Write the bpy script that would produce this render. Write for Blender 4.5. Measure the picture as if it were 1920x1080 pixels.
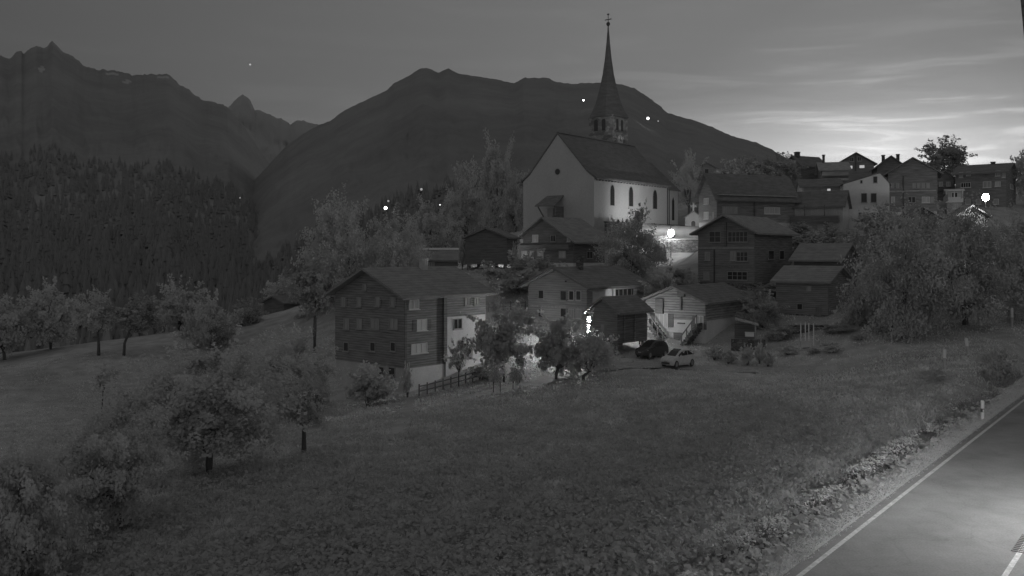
import bpy, math, random
import numpy as np
from mathutils import Vector, Matrix, noise

R = math.radians
C = bpy.context.scene.collection
scene = bpy.context.scene
for o in list(bpy.data.objects):
    bpy.data.objects.remove(o)

# ------------------------------------------------------------------ camera
# World: camera at the origin, +Y into the picture, +X right, +Z up, metres.
F, HX, HY = 1663.0, 960.0, 470.0          # focal length and principal point of the 1920 px photograph
cam_d = bpy.data.cameras.new('camera')
cam_d.sensor_width = 36.0
cam_d.lens = F / 1920 * 36.0
cam_d.shift_y = -(540 - HY) / 1920
cam_d.clip_start = 0.5
cam_d.clip_end = 30000
cam = bpy.data.objects.new('camera', cam_d)
C.objects.link(cam)
cam.location = (0, 0, 0)
cam.rotation_euler = (R(90), 0, 0)
scene.camera = cam

# ------------------------------------------------------------------ sky (before dawn, glow low on the right)
scene.view_settings.view_transform = 'Standard'
scene.view_settings.look = 'None'
scene.view_settings.exposure = 0.0
scene.view_settings.gamma = 1.0
SKY_GAIN = 1.11
world = bpy.data.worlds.new('World')
scene.world = world
world.use_nodes = True
nt = world.node_tree
N, L = nt.nodes, nt.links
N.clear()


def nd(tree, kind, **kw):
    n = tree.nodes.new(kind)
    for k, v in kw.items():
        setattr(n, k, v)
    return n


def ramp(tree, stops, interp='LINEAR'):
    n = tree.nodes.new('ShaderNodeValToRGB')
    n.color_ramp.interpolation = interp
    el = n.color_ramp.elements
    while len(el) > 1:
        el.remove(el[-1])
    el[0].position, el[0].color = stops[0][0], (stops[0][1],) * 3 + (1,)
    for p, c in stops[1:]:
        e = el.new(p)
        e.color = (c, c, c, 1)
    return n


def mth(tree, op, a, b=None, c=None):
    n = tree.nodes.new('ShaderNodeMath')
    n.operation = op
    for i, x in enumerate((a, b, c)):
        if x is None:
            continue
        if isinstance(x, (int, float)):
            n.inputs[i].default_value = x
        else:
            tree.links.new(x, n.inputs[i])
    return n.outputs[0]


SUN_AZ, SUN_EL = R(23), R(-2.0)
sun_dir = Vector((math.sin(SUN_AZ) * math.cos(SUN_EL), math.cos(SUN_AZ) * math.cos(SUN_EL), math.sin(SUN_EL)))
tc = nd(nt, 'ShaderNodeTexCoord')
dt = nd(nt, 'ShaderNodeVectorMath', operation='DOT_PRODUCT')
L.new(tc.outputs['Generated'], dt.inputs[0])
dt.inputs[1].default_value = sun_dir
ang = mth(nt, 'ARCCOSINE', dt.outputs['Value'])
angn = mth(nt, 'MULTIPLY', ang, 180 / math.pi / 100)       # 0..1 = 0..100 degrees
rp = ramp(nt, [(0.0, .95), (.085, .56), (.11, .36), (.14, .27), (.175, .218), (.29, .168), (.39, .137), (.49, .106),
               (.57, .082), (.60, .082), (.80, .115), (1.0, .12)])
L.new(angn, rp.inputs[0])
# thin cirrus, stretched along the horizon
sep = nd(nt, 'ShaderNodeSeparateXYZ')
L.new(tc.outputs['Generated'], sep.inputs[0])
az = mth(nt, 'ARCTAN2', sep.outputs['X'], sep.outputs['Y'])
el_w = mth(nt, 'ADD', sep.outputs['Z'], mth(nt, 'MULTIPLY', az, 0.03))
cv = nd(nt, 'ShaderNodeCombineXYZ')
L.new(mth(nt, 'MULTIPLY', az, 5.5), cv.inputs[0])
L.new(mth(nt, 'MULTIPLY', el_w, 60.0), cv.inputs[1])
nz = nd(nt, 'ShaderNodeTexNoise')
nz.inputs['Scale'].default_value = 1.0
nz.inputs['Detail'].default_value = 6.0
nz.inputs['Roughness'].default_value = 0.55
nz.inputs['Distortion'].default_value = 0.6
L.new(cv.outputs[0], nz.inputs['Vector'])
cr = ramp(nt, [(.38, 0.0), (.50, .16), (.66, 1.0)], 'EASE')
L.new(nz.outputs['Fac'], cr.inputs[0])
mk = ramp(nt, [(0.0, .6), (.12, .52), (.17, .28), (.24, .14), (.40, .10), (.7, .10)])
L.new(angn, mk.inputs[0])
lowm = ramp(nt, [(.0, 1.0), (.15, 1.0), (.22, .40), (.4, .25)])
L.new(sep.outputs['Z'], lowm.inputs[0])
cl = mth(nt, 'ADD', mth(nt, 'MULTIPLY', mth(nt, 'MULTIPLY', cr.outputs[0], mk.outputs[0]), lowm.outputs[0]), 0.92)
zb_ = mth(nt, 'DIVIDE', mth(nt, 'SUBTRACT', sep.outputs['Z'], .10), .03)
ab_ = mth(nt, 'DIVIDE', mth(nt, 'SUBTRACT', az, .35), .26)
bnd = mth(nt, 'EXPONENT', mth(nt, 'MULTIPLY', mth(nt, 'ADD', mth(nt, 'MULTIPLY', zb_, zb_), mth(nt, 'MULTIPLY', ab_, ab_)), -.5))
base = mth(nt, 'MULTIPLY', mth(nt, 'ADD', rp.outputs[0], mth(nt, 'MULTIPLY', bnd, .26)), cl)
# the physical sky with the sun just under the horizon, seen by a monochrome camera
sky = nd(nt, 'ShaderNodeTexSky', sky_type='NISHITA')
sky.sun_disc = False
sky.sun_elevation = R(-2)
sky.sun_rotation = SUN_AZ
bw = nd(nt, 'ShaderNodeRGBToBW')
L.new(sky.outputs[0], bw.inputs[0])
tot = mth(nt, 'ADD', base, mth(nt, 'MULTIPLY', bw.outputs[0], 0.004))
bg = nd(nt, 'ShaderNodeBackground')
L.new(tot, bg.inputs['Color'])
bg.inputs['Strength'].default_value = SKY_GAIN
ow = nd(nt, 'ShaderNodeOutputWorld')
L.new(bg.outputs[0], ow.inputs[0])

# no sun lamp: the sun is below the horizon, only the sky and the street lamps give light
scene.cycles.use_denoising = True
scene.cycles.max_bounces = 5
scene.cycles.diffuse_bounces = 3
scene.cycles.glossy_bounces = 2
scene.cycles.sample_clamp_indirect = 3.0


# ------------------------------------------------------------------ materials (a monochrome night camera: greys only)
def g(v):
    return (v, v, v, 1)


def mat_noise(name, v, var=.25, scale=(1, 1, 1), rough=.9, bump=.0, bands=None, spec=.2, detail=5, ramp_w=(.3, .7), fine=None, transl=0):
    m = bpy.data.materials.new(name)
    m.use_nodes = True
    t = m.node_tree
    b = t.nodes['Principled BSDF']
    b.inputs['Roughness'].default_value = rough
    b.inputs['Specular IOR Level'].default_value = spec
    co = nd(t, 'ShaderNodeTexCoord')
    mp = nd(t, 'ShaderNodeMapping')
    mp.inputs['Scale'].default_value = scale
    t.links.new(co.outputs['Object'], mp.inputs[0])
    n = nd(t, 'ShaderNodeTexNoise')
    n.inputs['Scale'].default_value = 1
    n.inputs['Detail'].default_value = detail
    n.inputs['Roughness'].default_value = .65
    t.links.new(mp.outputs[0], n.inputs['Vector'])
    rr = ramp(t, [(ramp_w[0], v * (1 - var)), (ramp_w[1], v * (1 + var))])
    t.links.new(n.outputs['Fac'], rr.inputs[0])
    col = rr.outputs[0]
    hgt = n.outputs['Fac']
    if fine:
        n2 = nd(t, 'ShaderNodeTexNoise')
        n2.inputs['Scale'].default_value = fine[0]
        n2.inputs['Detail'].default_value = 3
        t.links.new(co.outputs['Object'], n2.inputs['Vector'])
        r2 = ramp(t, [(.3, 1 - fine[1]), (.7, 1 + fine[1])])
        t.links.new(n2.outputs['Fac'], r2.inputs[0])
        col = mth(t, 'MULTIPLY', col, r2.outputs[0])
    if bands:                                   # planks / logs / courses: (axis, pitch in metres, depth)
        ax, pitch, dep = bands
        s = nd(t, 'ShaderNodeSeparateXYZ')
        t.links.new(co.outputs['Object'], s.inputs[0])
        fr = mth(t, 'FRACT', mth(t, 'DIVIDE', s.outputs[ax], pitch))
        tri = mth(t, 'ABSOLUTE', mth(t, 'SUBTRACT', fr, .5))
        ln = ramp(t, [(.0, 1.0), (.36, 1.0), (.47, 1 - dep)])
        t.links.new(tri, ln.inputs[0])
        col = mth(t, 'MULTIPLY', col, ln.outputs[0])
        hgt = mth(t, 'ADD', mth(t, 'MULTIPLY', n.outputs['Fac'], .3), ln.outputs[0])
    t.links.new(col, b.inputs['Base Color'])
    if bump:
        bp = nd(t, 'ShaderNodeBump')
        bp.inputs['Strength'].default_value = bump
        bp.inputs['Distance'].default_value = .06
        t.links.new(hgt, bp.inputs['Height'])
        t.links.new(bp.outputs[0], b.inputs['Normal'])
    if transl:
        tr = nd(t, 'ShaderNodeBsdfTranslucent')
        t.links.new(col, tr.inputs[0])
        mx = nd(t, 'ShaderNodeMixShader')
        mx.inputs[0].default_value = transl
        t.links.new(b.outputs[0], mx.inputs[1])
        t.links.new(tr.outputs[0], mx.inputs[2])
        t.links.new(mx.outputs[0], t.nodes['Material Output'].inputs[0])
    return m


def mat_stone(name, v, scale=2.2, mortar=.35):
    m = bpy.data.materials.new(name)
    m.use_nodes = True
    t = m.node_tree
    b = t.nodes['Principled BSDF']
    b.inputs['Roughness'].default_value = .95
    co = nd(t, 'ShaderNodeTexCoord')
    mp = nd(t, 'ShaderNodeMapping')
    mp.inputs['Scale'].default_value = (1, 1, 1.7)
    t.links.new(co.outputs['Object'], mp.inputs[0])
    vo = nd(t, 'ShaderNodeTexVoronoi', feature='DISTANCE_TO_EDGE')
    vo.inputs['Scale'].default_value = scale
    vc = nd(t, 'ShaderNodeTexVoronoi', feature='F1')
    vc.inputs['Scale'].default_value = scale
    for q in (vo, vc):
        t.links.new(mp.outputs[0], q.inputs['Vector'])
    e = ramp(t, [(.0, mortar), (.10, 1.0)])
    t.links.new(vo.outputs['Distance'], e.inputs[0])
    cb = nd(t, 'ShaderNodeRGBToBW')
    t.links.new(vc.outputs['Color'], cb.inputs[0])
    c2 = ramp(t, [(.2, v * .6), (.8, v * 1.35)])
    t.links.new(cb.outputs[0], c2.inputs[0])
    t.links.new(mth(t, 'MULTIPLY', e.outputs[0], c2.outputs[0]), b.inputs['Base Color'])
    bp = nd(t, 'ShaderNodeBump')
    bp.inputs['Strength'].default_value = .7
    bp.inputs['Distance'].default_value = .08
    t.links.new(e.outputs[0], bp.inputs['Height'])
    t.links.new(bp.outputs[0], b.inputs['Normal'])
    return m


def mat_emit(name, s, v=1.0):
    m = bpy.data.materials.new(name)
    m.use_nodes = True
    b = m.node_tree.nodes['Principled BSDF']
    b.inputs['Base Color'].default_value = g(.8)
    b.inputs['Emission Color'].default_value = g(v)
    b.inputs['Emission Strength'].default_value = s
    return m


def mat_plain(name, v, rough=.5, metal=0.0, spec=.5):
    m = bpy.data.materials.new(name)
    m.use_nodes = True
    b = m.node_tree.nodes['Principled BSDF']
    t = m.node_tree
    co = nd(t, 'ShaderNodeTexCoord')
    n = nd(t, 'ShaderNodeTexNoise')
    n.inputs['Scale'].default_value = 3
    t.links.new(co.outputs['Object'], n.inputs['Vector'])
    rr = ramp(t, [(.3, v * .9), (.7, v * 1.1)])
    t.links.new(n.outputs['Fac'], rr.inputs[0])
    t.links.new(rr.outputs[0], b.inputs['Base Color'])
    b.inputs['Roughness'].default_value = rough
    b.inputs['Metallic'].default_value = metal
    b.inputs['Specular IOR Level'].default_value = spec
    return m


M = {}
M['wood_dark'] = mat_noise('dark_timber', .30, .35, (.5, .5, 5), .85, .5, (2, .24, .45))
M['wood_black'] = mat_noise('black_timber', .22, .35, (.5, .5, 5), .85, .5, (2, .24, .35))
M['wood_mid'] = mat_noise('weathered_timber', .44, .28, (.5, .5, 5), .85, .5, (2, .26, .35))
M['wood_log'] = mat_noise('log_timber', .40, .38, (.6, .6, 4), .85, .8, (2, .30, .6))
M['wood_post'] = mat_noise('post_timber', .24, .3, (3, 3, .6), .85, .2)
M['wood_pale'] = mat_noise('pale_timber', .5, .25, (3, 3, .6), .85, .2)
M['plaster'] = mat_noise('white_plaster', .78, .10, (.35, .35, .25), .9, .1, fine=(5, .05))
M['plaster_grey'] = mat_noise('grey_plaster', .55, .14, (.4, .4, .3), .9, .1, fine=(5, .06))
M['church_plaster'] = mat_noise('church_plaster', .62, .08, (.12, .12, .09), .92, .1, fine=(2.5, .05))
M['tower_stone'] = mat_stone('tower_stone', .40, 1.2, .75)
M['stone'] = mat_stone('rubble_stone', .34, 2.3)
M['stone_dark'] = mat_stone('dark_rubble_stone', .20, 2.0)
M['slate'] = mat_noise('slate_roof', .33, .22, (.8, .8, 3.0), .8, .4, (2, .22, .25))
M['slate_dark'] = mat_noise('dark_slate_roof', .25, .25, (.8, .8, 3.0), .8, .4, (2, .22, .25))
M['slate_pale'] = mat_noise('pale_stone_roof', .46, .22, (.9, .9, 3.0), .85, .4, (2, .25, .25))
M['shingle'] = mat_noise('church_shingle', .23, .2, (.6, .6, 2.5), .8, .4, (2, .30, .2))
M['white'] = mat_noise('white_paint', .8, .05, (2, 2, 2), .6)
M['pale'] = mat_noise('pale_curtain', .55, .2, (9, 9, .6), .6, spec=.4)
M['dim'] = mat_noise('dim_curtain', .42, .25, (7, 7, .5), .5, spec=.4)
M['frame_grey'] = mat_noise('grey_paint', .42, .1, (2, 2, 2), .7)
M['glass'] = mat_plain('window_glass', .06, .12, 0, .6)
M['pane_glow'] = mat_emit('lit_and_sky_pane', .42)
M['iron'] = mat_plain('dark_iron', .12, .5, .6)
M['bark'] = mat_noise('bark', .17, .35, (6, 6, 1.2), .95, .5)
M['leaf'] = mat_noise('leaves', .72, .12, (1.5, 1.5, 1.5), .9, transl=.42, spec=.04)
M['leaf_dark'] = mat_noise('dark_leaves', .56, .15, (1.5, 1.5, 1.5), .9, transl=.4, spec=.04)
M['leaf_light'] = mat_noise('pale_leaves', .58, .2, (1.5, 1.5, 1.5), .8, transl=.3, spec=.15)
M['leaf_deep'] = mat_noise('deep_leaves', .60, .15, (1.5, 1.5, 1.5), .9, transl=.35, spec=.04)
M['plaster_dim'] = mat_noise('weathered_plaster', .36, .14, (.4, .4, .3), .9, .1)
M['needle'] = mat_noise('needles', .29, .06, (.05, .05, .05), .9)
M['asphalt'] = mat_noise('asphalt', .24, .18, (.5, .5, .5), .8, .15, fine=(14, .12))
_t = M['asphalt'].node_tree                      # cracks and sealed patches
_b = _t.nodes['Principled BSDF']
_src = _b.inputs['Base Color'].links[0].from_socket
_co = nd(_t, 'ShaderNodeTexCoord')
_w = nd(_t, 'ShaderNodeTexNoise'); _w.inputs['Scale'].default_value = .9; _w.inputs['Detail'].default_value = 4
_t.links.new(_co.outputs['Object'], _w.inputs['Vector'])
_mx = nd(_t, 'ShaderNodeVectorMath', operation='ADD')
_t.links.new(_co.outputs['Object'], _mx.inputs[0]); _t.links.new(_w.outputs['Color'], _mx.inputs[1])
_vo = nd(_t, 'ShaderNodeTexVoronoi', feature='DISTANCE_TO_EDGE'); _vo.inputs['Scale'].default_value = .28
_t.links.new(_mx.outputs[0], _vo.inputs['Vector'])
_e = ramp(_t, [(.0, .90), (.006, .94), (.012, 1.0)]); _t.links.new(_vo.outputs['Distance'], _e.inputs[0])
_vc = nd(_t, 'ShaderNodeTexVoronoi', feature='F1'); _vc.inputs['Scale'].default_value = .22
_t.links.new(_mx.outputs[0], _vc.inputs['Vector'])
_cb = nd(_t, 'ShaderNodeRGBToBW'); _t.links.new(_vc.outputs['Color'], _cb.inputs[0])
_c2 = ramp(_t, [(.2, .96), (.8, 1.03)]); _t.links.new(_cb.outputs[0], _c2.inputs[0])
_t.links.new(mth(_t, 'MULTIPLY', mth(_t, 'MULTIPLY', _src, _e.outputs[0]), _c2.outputs[0]), _b.inputs['Base Color'])
M['paint'] = mat_noise('road_paint', .56, .22, (2.5, 2.5, 2.5), .7, fine=(9, .2))
M['grass'] = mat_noise('grass_blades', .76, .22, (.35, .35, .2), .85, transl=.42, spec=.1, fine=(2.2, .2))
M['petal'] = mat_noise('petals', .8, .1, (3, 3, 3), .8, transl=.2)
M['gravel'] = mat_noise('gravel', .45, .2, (2, 2, 2), .95, .3, fine=(9, .2))
M['ground'] = mat_noise('meadow_ground', .48, .22, (.07, .07, .07), .95, .35, fine=(.55, .2), detail=9)
M['rock'] = mat_noise('mountain_ground', .29, .18, (.0022, .0022, .0040), 1, .15, detail=11, ramp_w=(.32, .68), fine=(.02, .07))
M['rock_far'] = mat_noise('far_mountain_ground', .40, .2, (.0012, .0012, .0022), 1, .3, detail=10, ramp_w=(.32, .68))  # lighter than the near rock, distance haze put into the colour
M['snow'] = mat_noise('old_snow', .5, .1, (.01, .01, .01), .9)
M['car_white'] = mat_plain('white_car_paint', .72, .25, 0, .5)
M['car_dark'] = mat_plain('dark_car_paint', .09, .25, 0, .5)
M['tyre'] = mat_plain('tyre_rubber', .10, .8)
M['rim'] = mat_plain('rim_metal', .4, .35, .7)
M['lampglass'] = mat_plain('headlight_glass', .6, .1)


# ------------------------------------------------------------------ mesh helpers
class MB:
    def __init__(s):
        s.v, s.f = [], []

    def add(s, vs, fs):
        k = len(s.v)
        s.v += [tuple(p) for p in vs]
        s.f += [tuple(i + k for i in q) for q in fs]
        return s

    def box(s, x0, x1, y0, y1, z0, z1):
        if x0 > x1: x0, x1 = x1, x0
        if y0 > y1: y0, y1 = y1, y0
        if z0 > z1: z0, z1 = z1, z0
        return s.add([(x0, y0, z0), (x1, y0, z0), (x1, y1, z0), (x0, y1, z0), (x0, y0, z1), (x1, y0, z1), (x1, y1, z1), (x0, y1, z1)],
                     [(0, 3, 2, 1), (4, 5, 6, 7), (0, 1, 5, 4), (1, 2, 6, 5), (2, 3, 7, 6), (3, 0, 4, 7)])

    def prism(s, pts, a, b, axis='y'):
        """polygon pts (u,z) extruded along an axis from a to b: axis y -> u is x ; axis x -> u is y"""
        n = len(pts)
        mk_ = (lambda u, z, w: (u, w, z)) if axis == 'y' else (lambda u, z, w: (w, u, z))
        vs = [mk_(u, z, a) for u, z in pts] + [mk_(u, z, b) for u, z in pts]
        fs = [tuple(range(n)), tuple(range(2 * n - 1, n - 1, -1))]
        fs += [(i, i + n, (i + 1) % n + n, (i + 1) % n) for i in range(n)]
        return s.add(vs, fs)

    def tube(s, pts, rs, n=8, cap=True):
        rings = []
        for i, p in enumerate(pts):
            p = Vector(p)
            d = (Vector(pts[min(i + 1, len(pts) - 1)]) - Vector(pts[max(i - 1, 0)])).normalized()
            a = d.cross(Vector((0, 0, 1)))
            if a.length < 1e-3: a = Vector((1, 0, 0))
            a.normalize()
            b = d.cross(a)
            rings.append([p + (a * math.cos(2 * math.pi * k / n) + b * math.sin(2 * math.pi * k / n)) * rs[i] for k in range(n)])
        vs = [q for r_ in rings for q in r_]
        fs = []
        for i in range(len(pts) - 1):
            for k in range(n):
                fs.append((i * n + k, i * n + (k + 1) % n, (i + 1) * n + (k + 1) % n, (i + 1) * n + k))
        if cap:
            fs.append(tuple(range(n - 1, -1, -1)))
            fs.append(tuple(range((len(pts) - 1) * n, len(pts) * n)))
        return s.add(vs, fs)

    def lathe(s, prof, n=16, c=(0, 0, 0)):
        vs, fs = [], []
        for r_, z in prof:
            for k in range(n):
                t = 2 * math.pi * k / n
                vs.append((c[0] + r_ * math.cos(t), c[1] + r_ * math.sin(t), c[2] + z))
        for i in range(len(prof) - 1):
            for k in range(n):
                fs.append((i * n + k, i * n + (k + 1) % n, (i + 1) * n + (k + 1) % n, (i + 1) * n + k))
        fs.append(tuple(range(n - 1, -1, -1)))
        fs.append(tuple(range((len(prof) - 1) * n, len(prof) * n)))
        return s.add(vs, fs)

    def build(s, name, m, parent=None, smooth=False):
        me = bpy.data.meshes.new(name)
        me.from_pydata(s.v, [], s.f)
        me.update()
        fix_normals(me)
        me.materials.append(m)
        if smooth:
            me.polygons.foreach_set('use_smooth', [True] * len(me.polygons))
        o = bpy.data.objects.new(name, me)
        C.objects.link(o)
        if parent: o.parent = parent
        return o


def fix_normals(me):
    import bmesh
    b = bmesh.new()
    b.from_mesh(me)
    bmesh.ops.recalc_face_normals(b, faces=b.faces)
    b.to_mesh(me)
    b.free()


def np_mesh(name, V, nper):
    """V: (faces*nper,3) -> separate polygons"""
    me = bpy.data.meshes.new(name)
    nv = len(V)
    nf = nv // nper
    me.vertices.add(nv)
    me.vertices.foreach_set('co', np.asarray(V, dtype=np.float32).ravel())
    me.loops.add(nv)
    me.loops.foreach_set('vertex_index', np.arange(nv, dtype=np.int32))
    me.polygons.add(nf)
    me.polygons.foreach_set('loop_start', np.arange(0, nv, nper, dtype=np.int32))
    me.polygons.foreach_set('loop_total', np.full(nf, nper, dtype=np.int32))
    me.update(calc_edges=True)
    return me


def grid_mesh(name, P):
    ny, nx, _ = P.shape
    me = bpy.data.meshes.new(name)
    idx = np.arange(ny * nx).reshape(ny, nx)
    q = np.stack([idx[:-1, :-1], idx[:-1, 1:], idx[1:, 1:], idx[1:, :-1]], -1).reshape(-1, 4)
    me.from_pydata(P.reshape(-1, 3).tolist(), [], q.tolist())
    me.update()
    me.polygons.foreach_set('use_smooth', [True] * len(me.polygons))
    return me


def link(name, me, m=None, parent=None):
    if m is not None and len(me.materials) == 0: me.materials.append(m)
    o = bpy.data.objects.new(name, me)
    C.objects.link(o)
    if parent: o.parent = parent
    return o


def tag(o, label=None, cat=None, group=None, kind=None):
    if label: o['label'] = label
    if cat: o['category'] = cat
    if group: o['group'] = group
    if kind: o['kind'] = kind
    return o


def thing(name, label, cat, loc=(0, 0, 0), rz=0, group=None):
    o = bpy.data.objects.new(name, None)
    o.empty_display_size = .3
    C.objects.link(o)
    o.location = loc
    o.rotation_euler = (0, 0, rz)
    return tag(o, label, cat, group)


def W(px, py, d):
    return Vector(((px - HX) / F * d, d, (HY - py) / F * d))


# ------------------------------------------------------------------ lie of the land
ROAD0 = np.array((8.86, 27.3))                       # left road line
RD = np.array((34.3 - 8.86, 59.4 - 27.3)); RD = RD / np.linalg.norm(RD)
RN = np.array((RD[1], -RD[0]))                       # to the right of the road


def road_z(y):
    return -10.0 + 0.022 * np.maximum(0, np.asarray(y, float) - 62)


cp = []


def cpx(px, py, d):
    p = W(px, py, d)
    cp.append((p.x, p.y, p.z))


for t in (-45, -20, 0, 20, 40, 60, 90, 130):
    for off in (0, 6, 25):
        q = ROAD0 + RD * t + RN * off
        cp.append((q[0], q[1], float(road_z(q[1]))))
for px, py, d in [(1300, 1080, 27.5), (960, 1080, 29), (500, 1080, 32), (0, 1080, 33), (1400, 850, 46.4), (960, 850, 49),
                  (700, 850, 50.8), (390, 900, 45), (200, 1000, 37), (1270, 690, 90), (1500, 690, 88), (1640, 690, 82), (960, 742, 76),
                  (1150, 715, 82), (765, 738, 85), (640, 765, 80), (500, 700, 110), (250, 800, 75), (0, 760, 90), (185, 665, 121), (0, 690, 125),
                  (330, 622, 150), (100, 652, 140), (450, 655, 125), (600, 600, 130), (1771, 690, 75), (1816, 665, 80), (1897, 612, 95),
                  (1100, 660, 99), (1270, 655, 100), (1320, 645, 101), (1411, 545, 118), (1311, 540, 122), (1075, 505, 130), (972, 503, 135), (850, 590, 108), (820, 505, 135), (920, 502, 126),
                  (1114, 432, 150), (981, 432, 160), (1180, 500, 128), (1500, 610, 103), (1640, 610, 96), (1750, 632, 92),
                  (1560, 655, 90), (1420, 655, 96), (1625, 435, 148), (1720, 410, 155), (1840, 400, 160), (1343, 425, 142), (1490, 430, 144),
                  (1580, 540, 122), (1700, 520, 120), (1850, 560, 112), (1235, 491, 147), (1320, 489, 147), (1240, 440, 151), (1320, 438, 151), (1280, 497, 140), (1157, 665, 95), (1130, 664, 97), (1190, 663, 97), (980, 560, 112), (1000, 715, 84), (870, 705, 88)]:
    cpx(px, py, d)
cp += [(24, 172, 3.6), (8, 176, 3.6), (40, 170, 4.2), (55, 185, 10), (90, 190, 12), (140, 190, 14), (60, 230, 14), (120, 240, 17), (0, 215, 4), (180, 240, 20),
       (-60, 175, -19), (-120, 170, -21), (-90, 230, -34), (-160, 240, -36), (-30, 190, -10), (-20, 240, -18), (-150, 100, -19), (-150, 40, -17), (-80, 20, -14),
       (0, 0, -10.5), (-30, 5, -11.5), (60, 10, -9.8), (150, 60, -6), (180, 140, 6)]
CP = np.array(cp)
SC = 60.0


def _phi(r):
    r = np.maximum(r, 1e-9)
    return r * r * np.log(r)


_A = CP[:, :2] / SC
_K = _phi(np.linalg.norm(_A[:, None] - _A[None], axis=2)) + np.eye(len(CP)) * 0.004
_P = np.hstack([np.ones((len(CP), 1)), _A])
_M = np.vstack([np.hstack([_K, _P]), np.hstack([_P.T, np.zeros((3, 3))])])
_S = np.linalg.solve(_M, np.concatenate([CP[:, 2], np.zeros(3)]))


def land(x, y):
    x = np.atleast_1d(np.asarray(x, float)); y = np.atleast_1d(np.asarray(y, float))
    sh = x.shape
    q = np.stack([x.ravel(), y.ravel()], 1) / SC
    z = np.empty(len(q))
    for i in range(0, len(q), 20000):
        c = q[i:i + 20000]
        k = _phi(np.linalg.norm(c[:, None] - _A[None], axis=2))
        z[i:i + 20000] = k @ _S[:-3] + _S[-3] + c @ _S[-2:]
    z = z.reshape(sh)
    # road bed, shoulder and ditch
    s = -((x - ROAD0[0]) * RN[0] + (y - ROAD0[1]) * RN[1])        # metres left of the white line
    rz = road_z(y)
    wgt = np.clip((s - 1.8) / 5.0, 0, 1); wgt = wgt * wgt * (3 - 2 * wgt)
    z = np.where(s > -9, z * wgt + rz * (1 - wgt), z)
    z = z - 1.15 * np.exp(-((s - 3.7) / 1.15) ** 2)
    bed = (s < .45) & (s > -7.4)
    z = np.where(bed, rz - .09, z)
    return z


def lz(x, y):
    return float(land(x, y).ravel()[0])


xs = np.concatenate([np.arange(-170, -45, 2.0), np.arange(-45, 75, .8), np.arange(75, 200.1, 2.0)])
ys = np.concatenate([np.arange(-2, 100, .8), np.arange(100, 262.1, 1.7)])
GX, GY = np.meshgrid(xs, ys)
GZ = land(GX, GY)
rngt = np.random.default_rng(2)
_s = -((GX - ROAD0[0]) * RN[0] + (GY - ROAD0[1]) * RN[1])
GZ += np.where((_s > 1.0), rngt.normal(0, .05, GX.shape), 0)
ground = link('ground', grid_mesh('ground', np.stack([GX, GY, GZ], -1)), M['ground'])
tag(ground, 'uneven grassy hillside falling away to the left of the road', 'ground', kind='structure')

# ------------------------------------------------------------------ road
tt = np.arange(-60, 150.1, 1.5)


def strip(off0, off1, dz, n=2):
    rows = []
    for t in tt:
        rr_ = []
        for k in range(n):
            q = ROAD0 + RD * t + RN * (off0 + (off1 - off0) * k / (n - 1))
            rr_.append((q[0], q[1], float(road_z(q[1])) + dz))
        rows.append(rr_)
    return np.array(rows)


road = link('road', grid_mesh('road', strip(-.42, 7.3, 0.0, 8)), M['asphalt'])
tag(road, 'asphalt country road with white edge lines, lamplit at the corner', 'road', kind='structure')
for off, lab in ((0.0, 'white edge line along the meadow side of the road'), (4.95, 'white line at the bottom right corner of the road')):
    o = link('road_marking', grid_mesh('road_marking', strip(off - .08, off + .08, .006)), M['paint'])
    tag(o, lab, 'marking', kind='structure')

# iron grating by the far edge line
gt = thing('drain_grating', 'dark iron grid lying at the edge of the bright road corner', 'grating',
           tuple(W(1934, 1022, 30.0).xy) + (-9.985,), math.atan2(RD[1], RD[0]))
b = MB()
for k in range(11):
    b.box(-1.0 + k * .21, -1.0 + k * .21 + .016, -.45, .45, 0, .02)
b.build('grating_bar', M['iron'], gt)
b = MB()
for k in range(5):
    b.box(-1.0, 1.13, -.45 + k * .22, -.435 + k * .22, .0205, .03)
b.build('cross_bar', M['iron'], gt)


# ------------------------------------------------------------------ mountains
def interp_ridge(pts, px):
    return np.interp(px, [p[0] for p in pts], [p[1] for p in pts])


def massif(label, pts, d0, d1, yb, px0, px1, nx, ntt, seed, amp=9, jag=1.2, m='rock', powr=.9, dm=.07):
    px = np.linspace(px0, px1, nx)
    t = np.linspace(0, 1, ntt)
    T, PX = np.meshgrid(t, px, indexing='ij')
    yr = interp_ridge(pts, px)
    jg = np.array([jag * (noise.noise((x / 9.0, seed * 3.1, 0)) + .6 * noise.noise((x / 3.5, seed, 5))) for x in px])
    ybase = yb if np.isscalar(yb) else interp_ridge(yb, px)
    Y = ybase + (yr[None, :] - ybase) * T ** powr + jg[None, :] * T ** 14
    Dd = d0 * (d1 / d0) ** T
    n1 = np.array([[noise.fractal((x / 90.0 + tv * 1.3, tv * 5.0 + x / 300, seed), .9, 2.1, 6) for x in px] for tv in t])
    n2 = np.array([[noise.ridged_multi_fractal((x / 60.0 - tv * 1.5, tv * 2.6, seed + 7), .8, 2.2, 5, 1.0, 2.0) for x in px] for tv in t])
    env = np.sin(np.pi * np.clip(T, 0, 1)) ** .7
    Y = Y + amp * n1 * env
    Dd = Dd * (1 + (dm * n1 + .022 * (n2 - 1.2)) * env)
    P = np.stack([(PX - HX) / F * Dd, Dd, (HY - Y) / F * Dd], -1)
    back = P[-1].copy()
    back[:, 0] *= 1.3; back[:, 1] *= 1.3; back[:, 2] = back[:, 2] * .4 - 100
    P2 = np.concatenate([P, back[None]], 0)
    o = link('mountain', grid_mesh('mountain', P2), M[m])
    tag(o, label, 'mountain', kind='structure')
    return P


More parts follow.
